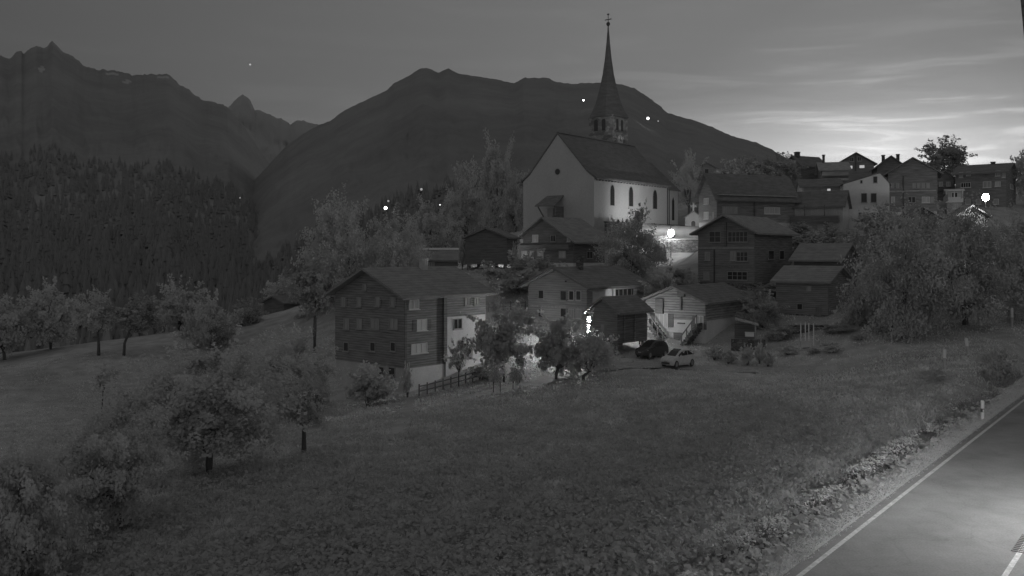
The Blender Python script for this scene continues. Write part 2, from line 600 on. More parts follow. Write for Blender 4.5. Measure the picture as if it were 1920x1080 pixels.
RIDGE_L = [(-700, 160), (-400, 60), (-200, 90), (-60, 120), (0, 104), (18, 111), (30, 98), (40, 96), (44, 101), (58, 90), (68, 86), (80, 90), (88, 88), (97, 76), (106, 84), (118, 98), (138, 106),
           (158, 124), (182, 130), (228, 134), (248, 141), (285, 139), (318, 140), (335, 157), (352, 167), (378, 187), (410, 193), (428, 201), (460, 240), (500, 300), (560, 350), (700, 420)]
RIDGE_F = [(200, 260), (400, 215), (428, 202), (440, 188), (455, 176), (468, 186), (478, 206), (490, 208), (510, 216), (520, 222), (528, 223), (545, 233), (556, 226), (570, 226), (582, 231), (600, 235), (700, 280)]
RIDGE_C = [(300, 520), (400, 420), (480, 335), (540, 270), (575, 247), (600, 234), (620, 226), (640, 210), (670, 195), (700, 181), (725, 170), (740, 155), (765, 143), (785, 130), (800, 126), (810, 130), (821, 137),
           (840, 128), (862, 139), (890, 143), (930, 149), (965, 156), (982, 146), (1028, 146), (1042, 153), (1070, 157), (1135, 154), (1165, 158), (1190, 166), (1215, 182), (1240, 200),
           (1252, 212), (1300, 225), (1340, 240), (1375, 256), (1420, 268), (1450, 282), (1480, 300), (1540, 316), (1700, 350), (2000, 385), (2500, 420)]
massif('far pointed peak and jagged ridge in the gap between the two mountains', RIDGE_F, 5600, 7400, 400, 200, 700, 420, 26, 3, .8, 1.8, 'rock_far', .9, .015)
P_L = massif('high rocky mountain on the left, its highest point a small horn', RIDGE_L, 300, 4000, [(-700, 760), (0, 720), (600, 640), (700, 620)], -700, 700, 640, 130, 11, 6, 3.0)
P_C = massif('broad dark mountain behind the church, sloping down to the right', RIDGE_C, 280, 2300, [(300, 690), (600, 640), (900, 540), (1400, 480), (2500, 470)], 300, 2500, 640, 80, 23, 6, 1.7)
# old snow lying under the flat part of the left ridge
mo = [o for o in bpy.data.objects if o.name.startswith('mountain') and 'left' in o.get('label', '')][0]
mo.data.materials.append(M['snow'])
for pl in mo.data.polygons:
    c = pl.center
    if c.y > 2500:
        px_ = c.x / c.y * F + HX; py_ = HY - c.z / c.y * F
        for (ax, ay, aw, ah) in ((212, 138.5, 15, 2.6), (240, 153, 11, 3.2), (308, 145, 13, 2.4), (78, 130, 7, 6)):
            if abs(px_ - ax) / aw + abs(py_ - ay) / ah < 1.15: pl.material_index = 1


# forest on the lower flanks: one wood, uncountable
def conifers(P, tmin, tmax, c0, c1, n, seed, hmin, hmax):
    rg = np.random.default_rng(seed)
    V = []
    nt_, nx_ = P.shape[:2]
    for i in range(n):
        u = (tmin + (tmax - tmin) * rg.random() ** .9) * (nt_ - 1); v = (c0 + (c1 - c0) * rg.random()) * (nx_ - 1)
        p = P[int(u), int(v)]
        q = P[min(int(u) + 1, nt_ - 1), min(int(v) + 1, nx_ - 1)]
        f_ = rg.random()
        p = p * (1 - f_) + q * f_
        h = rg.uniform(hmin, hmax); r_ = h * rg.uniform(.18, .32)
        for k, (zb, zt, rk) in enumerate(((.02, .45, 1.0), (.28, .75, .72), (.55, 1.0, .42))):
            m_ = 7
            a = np.arange(m_) * 2 * np.pi / m_ + rg.random() * 6
            rad = r_ * rk * rg.uniform(.7, 1.25, m_)
            ring = np.stack([p[0] + np.cos(a) * rad, p[1] + np.sin(a) * rad, p[2] + h * (zb + rg.uniform(-.05, .05, m_))], 1)
            top = np.array([p[0], p[1], p[2] + h * zt])
            for j in range(m_):
                V += [ring[j], ring[(j + 1) % m_], top]
    return V


V = conifers(P_L, .0, .42, .40, .97, 3400, 5, 8, 16) + conifers(P_L, .40, .66, .42, .97, 1800, 8, 9, 18) + conifers(P_C, .0, .45, .08, .52, 2600, 6, 6, 13)
o = link('forest', np_mesh('forest', np.array(V), 3), M['needle'])
tag(o, 'dark conifer wood covering the lower mountain flanks across the valley', 'forest', kind='stuff')

# lights of far houses and the morning star
DL = [(723, 390, 3.8, 7, 'brightest of the far lights, above the round tree left of the village'), (728, 377, 2.6, .22, 'faint far light just above the brightest one'),
      (790, 355, 3.0, .32, 'soft far light on the slope, highest of the valley lights left of the church'), (825, 384, 1.7, 1.5, 'small sharp far light nearest the church gable'),
      (1094, 188, 2.0, 8, 'single light high on the mountain just left of the spire'), (1215, 222, 3.0, 6, 'bright far light on the mountain right of the spire'),
      (1234, 227, 1.5, .4, 'small weak light beside the bright one right of the spire'), (450, 371, 1.9, .22, 'faint lonely light in the dark valley at left')]
_vp = np.concatenate([P_C.reshape(-1, 3), P_L.reshape(-1, 3)])
_vpx = np.stack([_vp[:, 0] / _vp[:, 1] * F + HX, HY - _vp[:, 2] / _vp[:, 1] * F], 1)
for px, py, rp_, s_e, lab in DL:
    near = np.linalg.norm(_vpx - (px, py), axis=1) < 12
    d = float(_vp[near, 1].min()) * .93
    r_ = rp_ * .78 / F * d
    b = MB()
    b.lathe([(r_ * math.sin(a), -r_ * math.cos(a)) for a in np.linspace(.05, math.pi - .05, 8)], 12)
    o = b.build('distant_lamp', mat_emit('far_lamp_glow', s_e), smooth=True)
    o.location = W(px, py, d)
    tag(o, lab, 'lamp', 'lights of houses scattered on the mountain')
b = MB(); b.lathe([(9 * math.sin(a), -9 * math.cos(a)) for a in np.linspace(.05, math.pi - .05, 8)], 12)
o = b.build('star', mat_emit('star_glow', .6)); o.location = W(469, 121, 9000)
tag(o, 'single star above the pointed peak', 'star')


# ------------------------------------------------------------------ houses
class House:
    def __init__(s, name, label, cat, xl, xc, xr, yb, ye, yr, d, a, gable='L', pk=.5, group=None, ln=8.0):
        s.d = d; s.a = R(a); s.gable = gable
        s.ca, s.sa = math.cos(s.a), math.sin(s.a)
        s.X0 = (xc - HX) / F * d; s.Z0 = (HY - yb) / F * d
        kl, kr = (xl - HX) / F, (xr - HX) / F
        s.w = (s.X0 - kl * d) / (s.ca + kl * s.sa)
        den_ = s.sa - kr * s.ca
        s.l = (kr * d - s.X0) / den_ if den_ > .06 else ln        # right wall turned away from the camera: plain depth
        if not 2 < s.l < 30: s.l = ln
        s.h = (HY - ye) / F * d - s.Z0
        dp = d + s.w * pk * s.sa if gable == 'L' else d + s.l * pk * s.ca
        s.zr = (HY - yr) / F * dp - s.Z0
        s.pk = pk
        s.root = thing(name, label, cat, (s.X0, d, s.Z0), -s.a, group)
        s.o = .06

    def at(s, wall, px, py, off=0.0):
        k, m_ = (px - HX) / F, (HY - py) / F
        if wall == 'L':
            q = (s.X0 - k * s.d) / (s.ca + k * s.sa); return -q, m_ * (s.d + q * s.sa) - s.Z0
        q = (k * s.d - s.X0) / (s.sa - k * s.ca); return q, m_ * (s.d + q * s.ca) - s.Z0

    def wbox(s, b, wall, s0, s1, z0, z1, o0, o1):
        if wall == 'L': b.box(s0, s1, -o1, -o0, z0, z1)
        else: b.box(o0, o1, s0, s1, z0, z1)
        return b

    def gpts(s, e, z0):
        """gable outline from z0 up, grown by e"""
        n_ = s.w if s.gable == 'L' else s.l
        u0, u1 = (-n_, 0) if s.gable == 'L' else (0, n_)
        up = u1 - n_ * s.pk if s.gable == 'L' else u0 + n_ * s.pk
        return [(u0 - e, z0), (u1 + e, z0), (u1 + e, s.h), (up, s.zr), (u0 - e, s.h)]

    def body(s, upper, plinth=None, hp=0.0, deep=3.0):
        if plinth:
            MB().box(-s.w, 0, 0, s.l, -deep, hp).build('plinth', plinth, s.root)
            e, z0 = s.o, hp
        else:
            e, z0 = s.o, -deep
        b = MB()
        if s.gable == 'L': b.prism(s.gpts(e, z0), -e, s.l + e, 'y')
        else: b.prism(s.gpts(e, z0), -s.w - e, e, 'x')
        return b.build('wall', upper, s.root)

    def roof(s, m, ov=.9, vo=.8, th=.24, kick=0, ovl=None):
        n_ = s.w if s.gable == 'L' else s.l
        u0, u1 = (-n_, 0) if s.gable == 'L' else (0, n_)
        up = u1 - n_ * s.pk if s.gable == 'L' else u0 + n_ * s.pk
        g0 = (s.zr - s.h) / (up - u0); g1 = (s.zr - s.h) / (u1 - up)
        lift = .05
        if kick:
            top = [(u0 - ov, s.h + lift - ov * g0 * .35), (u0 + n_ * .10, s.h + n_ * .10 * g0 * .72 + lift), (up, s.zr + lift), (u1 - n_ * .10, s.h + n_ * .10 * g1 * .72 + lift), (u1 + ov, s.h + lift - ov * g1 * .35)]
        else:
            top = [(u0 - ov, s.h - ov * g0 + lift), (up, s.zr + lift), (u1 + ov, s.h - ov * g1 + lift)]
        poly = top + [(u, z + th) for u, z in reversed(top)]
        vo2 = vo if ovl is None else ovl
        b = MB()
        if s.gable == 'L': b.prism(poly, -vo, s.l + vo2, 'y')
        else: b.prism(poly, -s.w - vo2, vo, 'x')
        s.roof_o = b.build('roof', m, s.root)
        return s.roof_o

    def chimney(s, x, y, z, w=.6, m='stone', h=1.4, d=.7):
        b = MB().box(x - w / 2, x + w / 2, y - d / 2, y + d / 2, z - 1.2, z + h)
        b.box(x - w / 2 - .08, x + w / 2 + .08, y - d / 2 - .08, y + d / 2 + .08, z + h, z + h + .14)
        return b.build('chimney', M[m], s.roof_o)

    def win(s, wall, px, py, wp, hp, n=1, frame='white', pane='glass', shut=None, sill=True, rows=1, fw=.07, off=None):
        """window traced on a wall: frame > pane, sill, shutter"""
        o_ = s.o if off is None else off
        a0, _ = s.at(wall, px - wp / 2, py); a1, _ = s.at(wall, px + wp / 2, py)
        _, z0 = s.at(wall, px, py + hp / 2); _, z1 = s.at(wall, px, py - hp / 2)
        b = MB()
        s.wbox(b, wall, a0 - fw, a0, z0 - fw, z1 + fw, o_, o_ + .06)
        s.wbox(b, wall, a1, a1 + fw, z0 - fw, z1 + fw, o_, o_ + .06)
        s.wbox(b, wall, a0, a1, z1, z1 + fw, o_, o_ + .06)
        s.wbox(b, wall, a0, a1, z0 - fw, z0, o_, o_ + .06)
        for k in range(1, n):
            c = a0 + (a1 - a0) * k / n
            s.wbox(b, wall, c - fw * .5, c + fw * .5, z0, z1, o_, o_ + .055)
        for k in range(1, rows):
            c = z0 + (z1 - z0) * k / rows
            s.wbox(b, wall, a0, a1, c - .025, c + .025, o_, o_ + .05)
        wo = b.build('window', M[frame], s.root)
        s.wbox(MB(), wall, a0, a1, z0, z1, o_ + .002, o_ + .015).build('pane', M[pane], wo)
        if sill:
            s.wbox(MB(), wall, a0 - fw - .08, a1 + fw + .08, z0 - fw - .07, z0 - fw - .003, o_, o_ + .16).build('sill', M[frame], wo)
        if shut:
            sw = abs(a1 - a0) * .45
            for (q0, q1) in ((a0 - fw - sw, a0 - fw - .01), (a1 + fw + .01, a1 + fw + sw)):
                s.wbox(MB(), wall, q0, q1, z0 - .03, z1 + .03, o_, o_ + .045).build('shutter', M[shut], wo)
        return wo

    def panel(s, name, wall, px0, px1, py0, py1, m, o0=None, o1=.1, parent=None):
        o_ = s.o if o0 is None else o0
        a0, _ = s.at(wall, px0, py0); a1, _ = s.at(wall, px1, py0); mid = (px0 + px1) / 2
        _, z0 = s.at(wall, mid, py1); _, z1 = s.at(wall, mid, py0)
        return s.wbox(MB(), wall, a0, a1, z0, z1, o_, o_ + o1).build(name, M[m], parent or s.root)

    def arch(s, name, wall, px, py, wp, hp, m, fm=None, o0=None, fw=.14, pointed=False):
        o_ = s.o if o0 is None else o0
        a0, _ = s.at(wall, px - wp / 2, py); a1, _ = s.at(wall, px + wp / 2, py)
        _, z0 = s.at(wall, px, py + hp / 2); _, z1 = s.at(wall, px, py - hp / 2)

        def outline(e):
            hw = (a1 - a0) / 2 + e; c = (a0 + a1) / 2
            rise = hw * (1.7 if pointed else 1.0); zs = z1 + e - rise
            pts = [(c - hw, z0 - e * .5), (c + hw, z0 - e * .5)]
            for k in range(9):
                if pointed:
                    t = k / 8
                    if t <= .5: q = t * 2; pts.append((c + hw * (1 - q ** 1.8), zs + rise * math.sin(q * math.pi / 2)))
                    else: q = (1 - t) * 2; pts.append((c - hw * (1 - q ** 1.8), zs + rise * math.sin(q * math.pi / 2)))
                else:
                    t = math.pi * k / 8; pts.append((c + hw * math.cos(t), zs + rise * math.sin(t)))
            return pts
        ax = 'y' if wall == 'L' else 'x'
        sg = -1 if wall == 'L' else 1
        par = s.root
        if fm:
            par = MB().prism(outline(fw), sg * o_, sg * (o_ + .03), ax).build(name, M[fm], s.root)
            return MB().prism(outline(0), sg * (o_ + .031), sg * (o_ + .045), ax).build('pane' if 'door' not in name else 'leaf', M[m], par)
        return MB().prism(outline(0), sg * o_, sg * (o_ + .02), ax).build(name, M[m], par)

    def gutter(s, side='R'):
        pass


# --- A: tall chalet on the left with the white stair bay
A = House('chalet', 'tall dark timber chalet with a white plastered right end, left of the lamplit trees', 'chalet', 630, 760, 909, 735, 556, 507, 85, 42)
A.body(M['wood_dark'], M['plaster_grey'], 2.25)
A.roof(M['slate'], .75, .95)
A.chimney(-A.w * .45, A.l * .62, A.zr, .6, 'plaster_grey', 1.0)
cx0, _ = A.at('R', 834, 640)
_, zp = A.at('R', 870, 592)
b = MB().box(A.o + .003, A.o + .10, cx0, A.l - .1, -1.0, zp); b.build('stair_bay', M['plaster'], A.root)
A.panel('corner_post', 'R', 829, 835, 556, 678, 'wood_black', A.o, .22)
A.panel('corner_post', 'R', 757.5, 761, 558, 690, 'wood_black', A.o, .10)
MB().box(0.003, .05, .1, cx0 - .1, -1.5, 2.2).build('white_base', M['plaster'], A.root)
A.win('R', 775, 571, 17, 15, 2, 'white', 'pale')
A.win('R', 790, 609, 17, 19, 2, 'white', 'white', 'wood_black')
A.win('R', 785, 653, 28, 16, 3, 'white', 'white')  # white panes paint the bright reflection in this window
A.win('R', 856, 607, 14, 17, 2, 'frame_grey', 'glass', off=A.o + .10)
A.win('R', 861.5, 646, 8, 14, 1, 'frame_grey', 'glass', off=A.o + .10)
A.arch('door', 'R', 876, 660, 13, 26, 'wood_post', 'frame_grey', A.o + .10)
A.win('R', 876, 565, 10, 12, 2, 'frame_grey', 'dim'); A.win('R', 893, 565, 8, 12, 2, 'frame_grey', 'dim')
for px in (645, 674, 709, 737): A.win('L', px, 566, 7, 15, 1, 'frame_grey', 'dim', 'wood_dark')
for px, n in ((651, 1), (675, 1), (704, 2), (739, 2)): A.win('L', px, 607, 6 * n + 3, 17, n, 'frame_grey', 'dim')
for px in (650, 700, 738): A.win('L', px, 650, 8, 15, 1, 'frame_grey', 'glass')
A.win('L', 685, 538, 5, 8, 1, 'frame_grey', 'dim')
A.win('L', 714, 698, 11, 19, 1, 'frame_grey', 'glass', off=0); A.win('L', 735, 699, 11, 19, 1, 'frame_grey', 'glass', off=0)
for k in range(15):
    y = .3 + k * (A.l - .6) / 14
    MB().box(A.o, A.o + .62, y - .07, y + .07, A.h - .28, A.h - .12).build('rafter', M['wood_pale'], A.roof_o)

# --- B: grey gabled house in the middle
B = House('house', 'grey gabled house with a dark loggia, directly behind the small black barn', 'house', 992, 1100, 1207, 655, 537, 505, 100, 40)
B.body(M['wood_mid'], M['plaster_grey'], 2.2)
B.roof(M['slate_dark'], .9, .9)
B.chimney(-B.w * .5 + .6, B.l * .30, B.zr - .1, .6, 'stone_dark', 1.5)
q0, _ = B.at('R', 1110, 550); q1, _ = B.at('R', 1146, 550)
MB().box(B.o + .003, B.o + .07, q0, q1, 0, B.h - .35).build('plaster_bay', M['plaster'], B.root)
B.panel('loggia', 'R', 1151, 1186, 542, 560, 'glass', B.o, .03)  # flat dark sheet stands in for the shade of the recess
B.panel('loggia_post', 'R', 1146, 1150, 540, 562, 'plaster', B.o, .25)
B.panel('loggia_rail', 'R', 1150, 1200, 558, 561, 'wood_post', B.o + .031, .2)
for k in range(4): B.panel('loggia_post', 'R', 1158 + k * 8, 1159.3 + k * 8, 542, 557, 'wood_post', B.o + .031, .06)
B.win('L', 1015, 552, 9, 14, 1, 'frame_grey', 'glass')
B.win('L', 1057, 554, 10, 16, 1, 'frame_grey', 'glass'); B.win('L', 1072, 554, 8, 16, 1, 'white', 'glass'); B.win('L', 1085.5, 554, 8, 16, 1, 'white', 'glass')
B.win('L', 1015, 587, 9, 14, 1, 'frame_grey', 'glass')
B.win('L', 1057, 586, 10, 15, 1, 'frame_grey', 'glass'); B.win('L', 1072, 588, 9, 16, 1, 'white', 'pale'); B.win('L', 1085.5, 588, 9, 16, 1, 'white', 'pale')
B.win('L', 1015, 625, 9, 14, 1, 'frame_grey', 'glass'); B.win('L', 1062, 625, 16, 15, 2, 'frame_grey', 'glass')
B.panel('floor_band', 'L', 995, 1099, 574, 577, 'wood_pale', B.o, .06)
B.panel('attic_vent', 'L', 1060, 1063, 526, 529, 'glass', B.o, .03)
for k in range(18):
    y = .3 + k * (B.l - .6) / 17
    MB().box(B.o, B.o + .7, y - .08, y + .08, B.h - .32, B.h - .14).build('rafter', M['wood_pale'], B.roof_o)

# --- C: small black barn on legs
K = House('barn', 'small black timber barn raised on short stone legs beside the dark car', 'barn', 1108, 1157, 1212, 645, 583, 561, 95, 42)
K.body(M['wood_black'], None, 0, 0.0)
K.roof(M['slate_dark'], .7, .5)
for x in (-K.w + .3, -.3):
    for y in (.3, K.l - .3):
        b = MB().box(x - .14, x + .14, y - .14, y + .14, -1.6, -.14); b.box(x - .3, x + .3, y - .3, y + .3, -.14, -.02)
        b.build('leg', M['stone'], K.root)
for z in (1.15, 2.4): MB().box(K.o, K.o + .07, 0, K.l, z, z + .14).build('beam', M['wood_dark'], K.root)
for y in (K.l * .2, K.l * .55): MB().box(K.o + .072, K.o + .16, y - .08, y + .08, .1, 3.3).build('post', M['wood_dark'], K.root)
z_ = K.at('L', 1130, 610)[1]
MB().box(-K.w * .6, -K.w * .35, -K.o - .06, -K.o, .2, 2.0).build('door', M['wood_post'], K.root)

lw = MB().box(10.6, 15.2, 103.2, 103.5, -13, -10.15)
lw.box(10.5, 15.3, 103.1, 103.6, -10.15, -10.05)
tag(lw.build('low_wall', M['plaster']), 'bright white low wall seen beneath the small black barn', 'wall')
# --- D: lamplit log chalet with two outside stairs
D = House('log_chalet', 'log chalet with brightly lamplit gable and two outside stairs, behind the white car', 'chalet', 1212, 1322, 1405, 652, 567, 540, 101, 38)
D.body(M['wood_log'], M['plaster'], 3.05)
D.roof(M['slate_dark'], .75, .9)
D.win('L', 1241, 600, 22, 24, 3, 'white', 'pale', 'wood_black')
D.win('L', 1312, 605, 13, 24, 2, 'white', 'dim', 'wood_black')
D.panel('floor_beam', 'L', 1216, 1320, 581, 583, 'wood_pale', D.o, .1)
D.panel('floor_beam', 'L', 1226, 1290, 619, 622, 'white', D.o, .14)
D.panel('gable_post', 'L', 1276, 1279, 552, 582, 'wood_post', D.o, .2)
D.panel('beam_end', 'L', 1274, 1287, 547, 556, 'wood_black', D.o + .2, .25)
D.panel('beam_end', 'L', 1272, 1285, 605, 607, 'wood_black', D.o, .2)
D.panel('bracket', 'L', 1231, 1245, 560, 588, 'wood_black', D.o, .3)
D.panel('door', 'L', 1263, 1279, 624, 653, 'wood_black', 0, .04)
# stairs
for sgn, x0, x1, nm in ((1, 1226, 1262, 'stair'), (-1, 1318, 1284, 'stair')):
    a0, zt = D.at('L', x0, 623); a1, _ = D.at('L', x1, 623)
    b = MB()
    n_ = 11
    for k in range(n_):
        u0 = a0 + (a1 - a0) * k / n_; u1 = a0 + (a1 - a0) * (k + 1) / n_
        z1 = 2.95 * (1 - (k + .5) / n_)
        b.box(u0, u1, -1.6, -.02, max(z1 - .75, -.3), z1)
    st = b.build(nm, M['stone_dark'], D.root)
    rb = MB()
    for k in range(0, n_ + 1, 3):
        u = a0 + (a1 - a0) * k / n_; z1 = 2.95 * (1 - k / n_)
        rb.box(u - .05, u + .05, -1.66, -1.56, z1 - .5, z1 + .85)
    rb.tube([(a0, -1.61, 2.95 + .85), (a1, -1.61, .85)], [.07, .07], 6)
    rb.build('railing', M['wood_post'], st)
a0, _ = D.at('L', 1214, 623); a1, _ = D.at('L', 1228, 623)
MB().box(a0, a1, -1.6, -.02, 2.8, 2.98).build('landing', M['stone'], D.root)
# lean-to on the right
lt = thing('lean_to', 'open lean-to shelter with one pale post at the right side of the log chalet', 'shelter', W(1378, 640, 97).to_tuple(), R(-14))
b = MB().prism([(0, 2.35), (2.5, 1.75), (2.5, 1.88), (0, 2.48)], -.2, 2.2, 'y'); b.build('roof', M['slate_pale'], lt)
MB().box(2.1, 2.2, -.05, .05, -1, 1.85).build('post', M['wood_pale'], lt)
MB().box(-.05, 2.3, 2.0, 2.1, -1, 1.8).build('back_wall', M['wood_black'], lt)
MB().box(-.4, 3.2, -.35, -.12, -1, .28).build('kerb_wall', M['stone_dark'], lt)
b = MB().box(0, .95, 0, .5, 0, .42); b.box(-.03, .98, -.03, .53, .42, .47)
o = b.build('crate', M['white']); o.location = W(1397, 631, 96.5); o.rotation_euler = (0, 0, R(-14))
tag(o, 'small white lidded crate under the lean-to beside its post', 'crate')

# --- E: dark chalet under the church
E = House('chalet', 'dark chalet with small pale windows and a low white base, just below the church gable', 'chalet', 974, 1075, 1133, 506, 449, 410, 130, 46)
E.body(M['wood_black'], M['plaster'], 1.0)
E.roof(M['slate'], 1.2, 1.0)
E.chimney(-E.w * .55, E.l * .4, E.zr - .2, .6, 'stone_dark', .5)
E.win('L', 1004.5, 447, 10, 12, 2, 'white', 'pale'); E.win('L', 979, 452, 5, 6, 1, 'frame_grey', 'pale'); E.win('L', 1038, 447, 8, 11, 2, 'frame_grey', 'glass')
E.win('L', 1067, 450, 5, 5, 1, 'white', 'pale')
for px, w_ in ((984, 11), (998, 8), (1014, 11), (1055, 12)): E.win('L', px, 477, w_, 12, 1, 'frame_grey', 'pale')
E.panel('balcony', 'L', 976, 1074, 459, 467, 'wood_black', E.o, .9)
E.win('R', 1105, 478, 10, 12, 2, 'frame_grey', 'glass')

# --- F: tall dark house with window bands
Fh = House('timber_house', 'tall dark timber house with bands of windows, right of the lit stone wall', 'house', 1310, 1414, 1484, 545, 434, 406, 118, 38)
Fh.body(M['wood_dark'], M['stone_dark'], .9)
Fh.roof(M['slate'], .95, 1.0)
Fh.win('L', 1341, 444, 20, 19, 2, 'frame_grey', 'glass', rows=2)
Fh.win('L', 1384, 444, 36, 18, 5, 'frame_grey', 'glass', rows=2)
Fh.win('L', 1327, 480, 8, 14, 1, 'wood_pale', 'dim'); Fh.win('L', 1375, 480, 9, 16, 1, 'wood_pale', 'dim'); Fh.win('L', 1392, 481, 20, 16, 3, 'frame_grey', 'glass', rows=2)
Fh.win('L', 1325, 517, 10, 14, 1, 'frame_grey', 'dim', rows=4); Fh.win('L', 1383, 517, 36, 14, 4, 'frame_grey', 'glass', rows=2)
Fh.panel('gable_post', 'L', 1359.5, 1363, 417, 462, 'wood_black', Fh.o, .22)
Fh.panel('drain_pipe', 'L', 1339, 1340.5, 468, 540, 'iron', Fh.o, .12)
Fh.panel('floor_beam', 'L', 1311, 1414, 464, 466, 'wood_pale', Fh.o, .07)
Fh.panel('floor_beam', 'L', 1311, 1414, 499, 501, 'wood_post', Fh.o, .07)
Fh.win('R', 1445, 478, 10, 15, 1, 'frame_grey', 'glass'); Fh.win('R', 1465, 478, 8, 15, 1, 'frame_grey', 'glass')

# --- G: long dark house behind F
G_ = House('long_house', 'long dark house with two rows of triple windows behind the tall timber house', 'house', 1311, 1344, 1490, 432, 366, 328, 142, 68)
G_.body(M['wood_dark'], M['plaster_grey'], 1.4)
G_.roof(M['slate_dark'], .7, .8)
G_.win('L', 1325, 377, 8, 10, 2, 'white', 'pale'); G_.win('L', 1325, 404, 8, 12, 2, 'white', 'pale'); G_.win('L', 1338, 404, 3, 12, 1, 'frame_grey', 'pale')
G_.win('R', 1368, 394, 28, 12, 3, 'frame_grey', 'dim'); G_.win('R', 1447, 395, 28, 11, 3, 'white', 'pale')
G_.panel('corner_post', 'R', 1413, 1416, 368, 405, 'wood_black', G_.o, .2)
G_.panel('eave_board', 'R', 1344, 1490, 366.5, 368, 'wood_pale', G_.o, .5)
# --- balcony house joined to the white house
G2 = House('balcony_house', 'low house with three pale panels above a dark balcony, touching the white gable house', 'house', 1485, 1580, 1591, 440, 385, 360, 144, 30, 'R')
G2.body(M['plaster_grey'], None, 0)
G2.roof(M['slate_dark'], .5, .5)
for x0, x1 in ((1487, 1509), (1518, 1546), (1556, 1576)): G2.panel('balcony_panel', 'L', x0, x1, 386, 404, 'pale', G2.o, .05)
G2.panel('balcony', 'L', 1484, 1574, 405, 418, 'wood_black', G2.o, .9)
for px in (1510, 1547): G2.panel('balcony_post', 'L', px, px + 2, 385, 405, 'wood_black', G2.o + .8, .1)
G2.win('L', 1553, 428, 8, 9, 1, 'frame_grey', 'glass'); G2.win('L', 1508, 428, 7, 9, 1, 'frame_grey', 'dim'); G2.win('L', 1528, 428, 7, 9, 1, 'frame_grey', 'dim')
# --- white gable house
Hh = House('white_house', 'white plastered gable house with two dark windows side by side and a small one above', 'house', 1582, 1667, 1672, 440, 344, 325, 148, 16, 'L', .2)
Hh.body(M['white'], None, 0)
Hh.roof(M['slate_dark'], .35, .15, .18)
Hh.win('L', 1620, 371, 9.5, 16, 1, 'frame_grey', 'glass'); Hh.win('L', 1638, 371, 9.5, 16, 1, 'frame_grey', 'glass')
Hh.win('L', 1641, 337, 6.5, 11, 1, 'frame_grey', 'glass'); Hh.win('L', 1615, 341, 3, 5, 1, 'frame_grey', 'glass', sill=False)
for px in (1613, 1638, 1647): Hh.win('L', px, 403, 5, 8, 1, 'frame_grey', 'glass')
# --- dark timber house on a bright base
I_ = House('timber_house', 'dark timber gabled house on a bright white base, right next to the white house', 'house', 1666, 1757, 1788, 409, 322, 298, 155, 22)
I_.body(M['wood_dark'], M['plaster'], 1.2)
I_.roof(M['slate_dark'], 1.0, .9)
for px in (1673.5, 1683, 1714, 1722.5, 1731, 1740): I_.win('L', px, 348, 5, 8, 1, 'frame_grey', 'dim')
for px, p in ((1674.5, 'pale'), (1706, 'glass'), (1713, 'glass'), (1732, 'pale'), (1740, 'pale'), (1748, 'dim')): I_.win('L', px, 374.5, 5.5, 10, 1, 'white' if p == 'pale' else 'frame_grey', p)
I_.panel('drain_pipe', 'L', 1693, 1695, 330, 408, 'iron', I_.o, .15)
I_.panel('floor_beam', 'L', 1667, 1756, 357, 359, 'wood_pale', I_.o, .1)
I_.win('R', 1772, 372, 8, 9, 1, 'frame_grey', 'dim')
# --- roof with two chimneys behind
I2 = House('chimney_house', 'dark roofed house with two thin chimneys on the skyline behind the white house', 'house', 1645, 1696, 1704, 400, 312, 294, 176, 15)
I2.body(M['wood_dark'], None); I2.roof(M['slate_dark'], .6, .5)
I2.chimney(-I2.w + 1.3, 1.5, I2.zr - 1.5, .55, 'stone_dark', 1.9); I2.chimney(-1.0, 1.5, I2.zr - 1.4, .55, 'stone_dark', 1.9)
# --- J: wide house at the upper lamp
J = House('apartment_house', 'wide many windowed house behind the upper street lamp at the right skyline', 'house', 1792, 1886, 1904, 412, 322, 308, 164, 38, 'R')
J.body(M['wood_dark'], M['plaster_grey'], 2.4)
J.roof(M['slate_dark'], .9, .6)
J.chimney(-3.0, J.l * .5, J.zr, .7, 'stone_dark', .5)
J.win('L', 1802, 328, 6, 9, 2, 'white', 'pale'); J.win('L', 1816, 326, 7, 6, 1, 'white', 'pale'); J.win('L', 1871, 325, 8, 9, 2, 'white', 'dim'); J.win('L', 1882, 328, 5, 9, 2, 'white', 'dim')
J.win('L', 1811, 347, 17, 8, 4, 'white', 'glass'); J.win('L', 1851, 346, 14, 10, 2, 'white', 'dim'); J.win('L', 1871, 345, 9, 8, 3, 'white', 'pale'); J.win('R', 1896, 350, 5, 8, 1, 'white', 'dim')
for px in (1815, 1835, 1868): J.win('L', px, 378, 8, 9, 1, 'white', 'dim')
JB = House('balcony_annex', 'small annex with a pale balcony and white flat roof edge left of the upper lamp', 'house', 1776, 1803, 1810, 405, 358, 356, 157, 25, 'R')
JB.body(M['plaster_grey'], None)
JB.roof(M['white'], .5, .5, .15)
JB.panel('balcony', 'L', 1772, 1806, 370, 380, 'plaster', JB.o, .9)
for px in (1773, 1788, 1804): JB.panel('balcony_post', 'L', px, px + 1.5, 358, 370, 'white', JB.o + .8, .1)
JB.win('L', 1790, 366, 10, 9, 2, 'white', 'glass'); JB.win('L', 1791, 387, 9, 8, 2, 'white', 'pale')
X_ = House('dark_chalet', 'dark chalet half hidden behind the skyline tree, next to the balcony annex', 'chalet', 1752, 1790, 1800, 400, 336, 322, 172, 14)
X_.body(M['wood_dark'], None); X_.roof(M['slate_dark'], .9, .7)
X_.win('L', 1764, 345, 6, 7, 2, 'white', 'dim'); X_.win('L', 1778, 345, 6, 7, 2, 'white', 'dim'); X_.panel('balcony', 'L', 1753, 1789, 353, 358, 'wood_black', X_.o, .8)
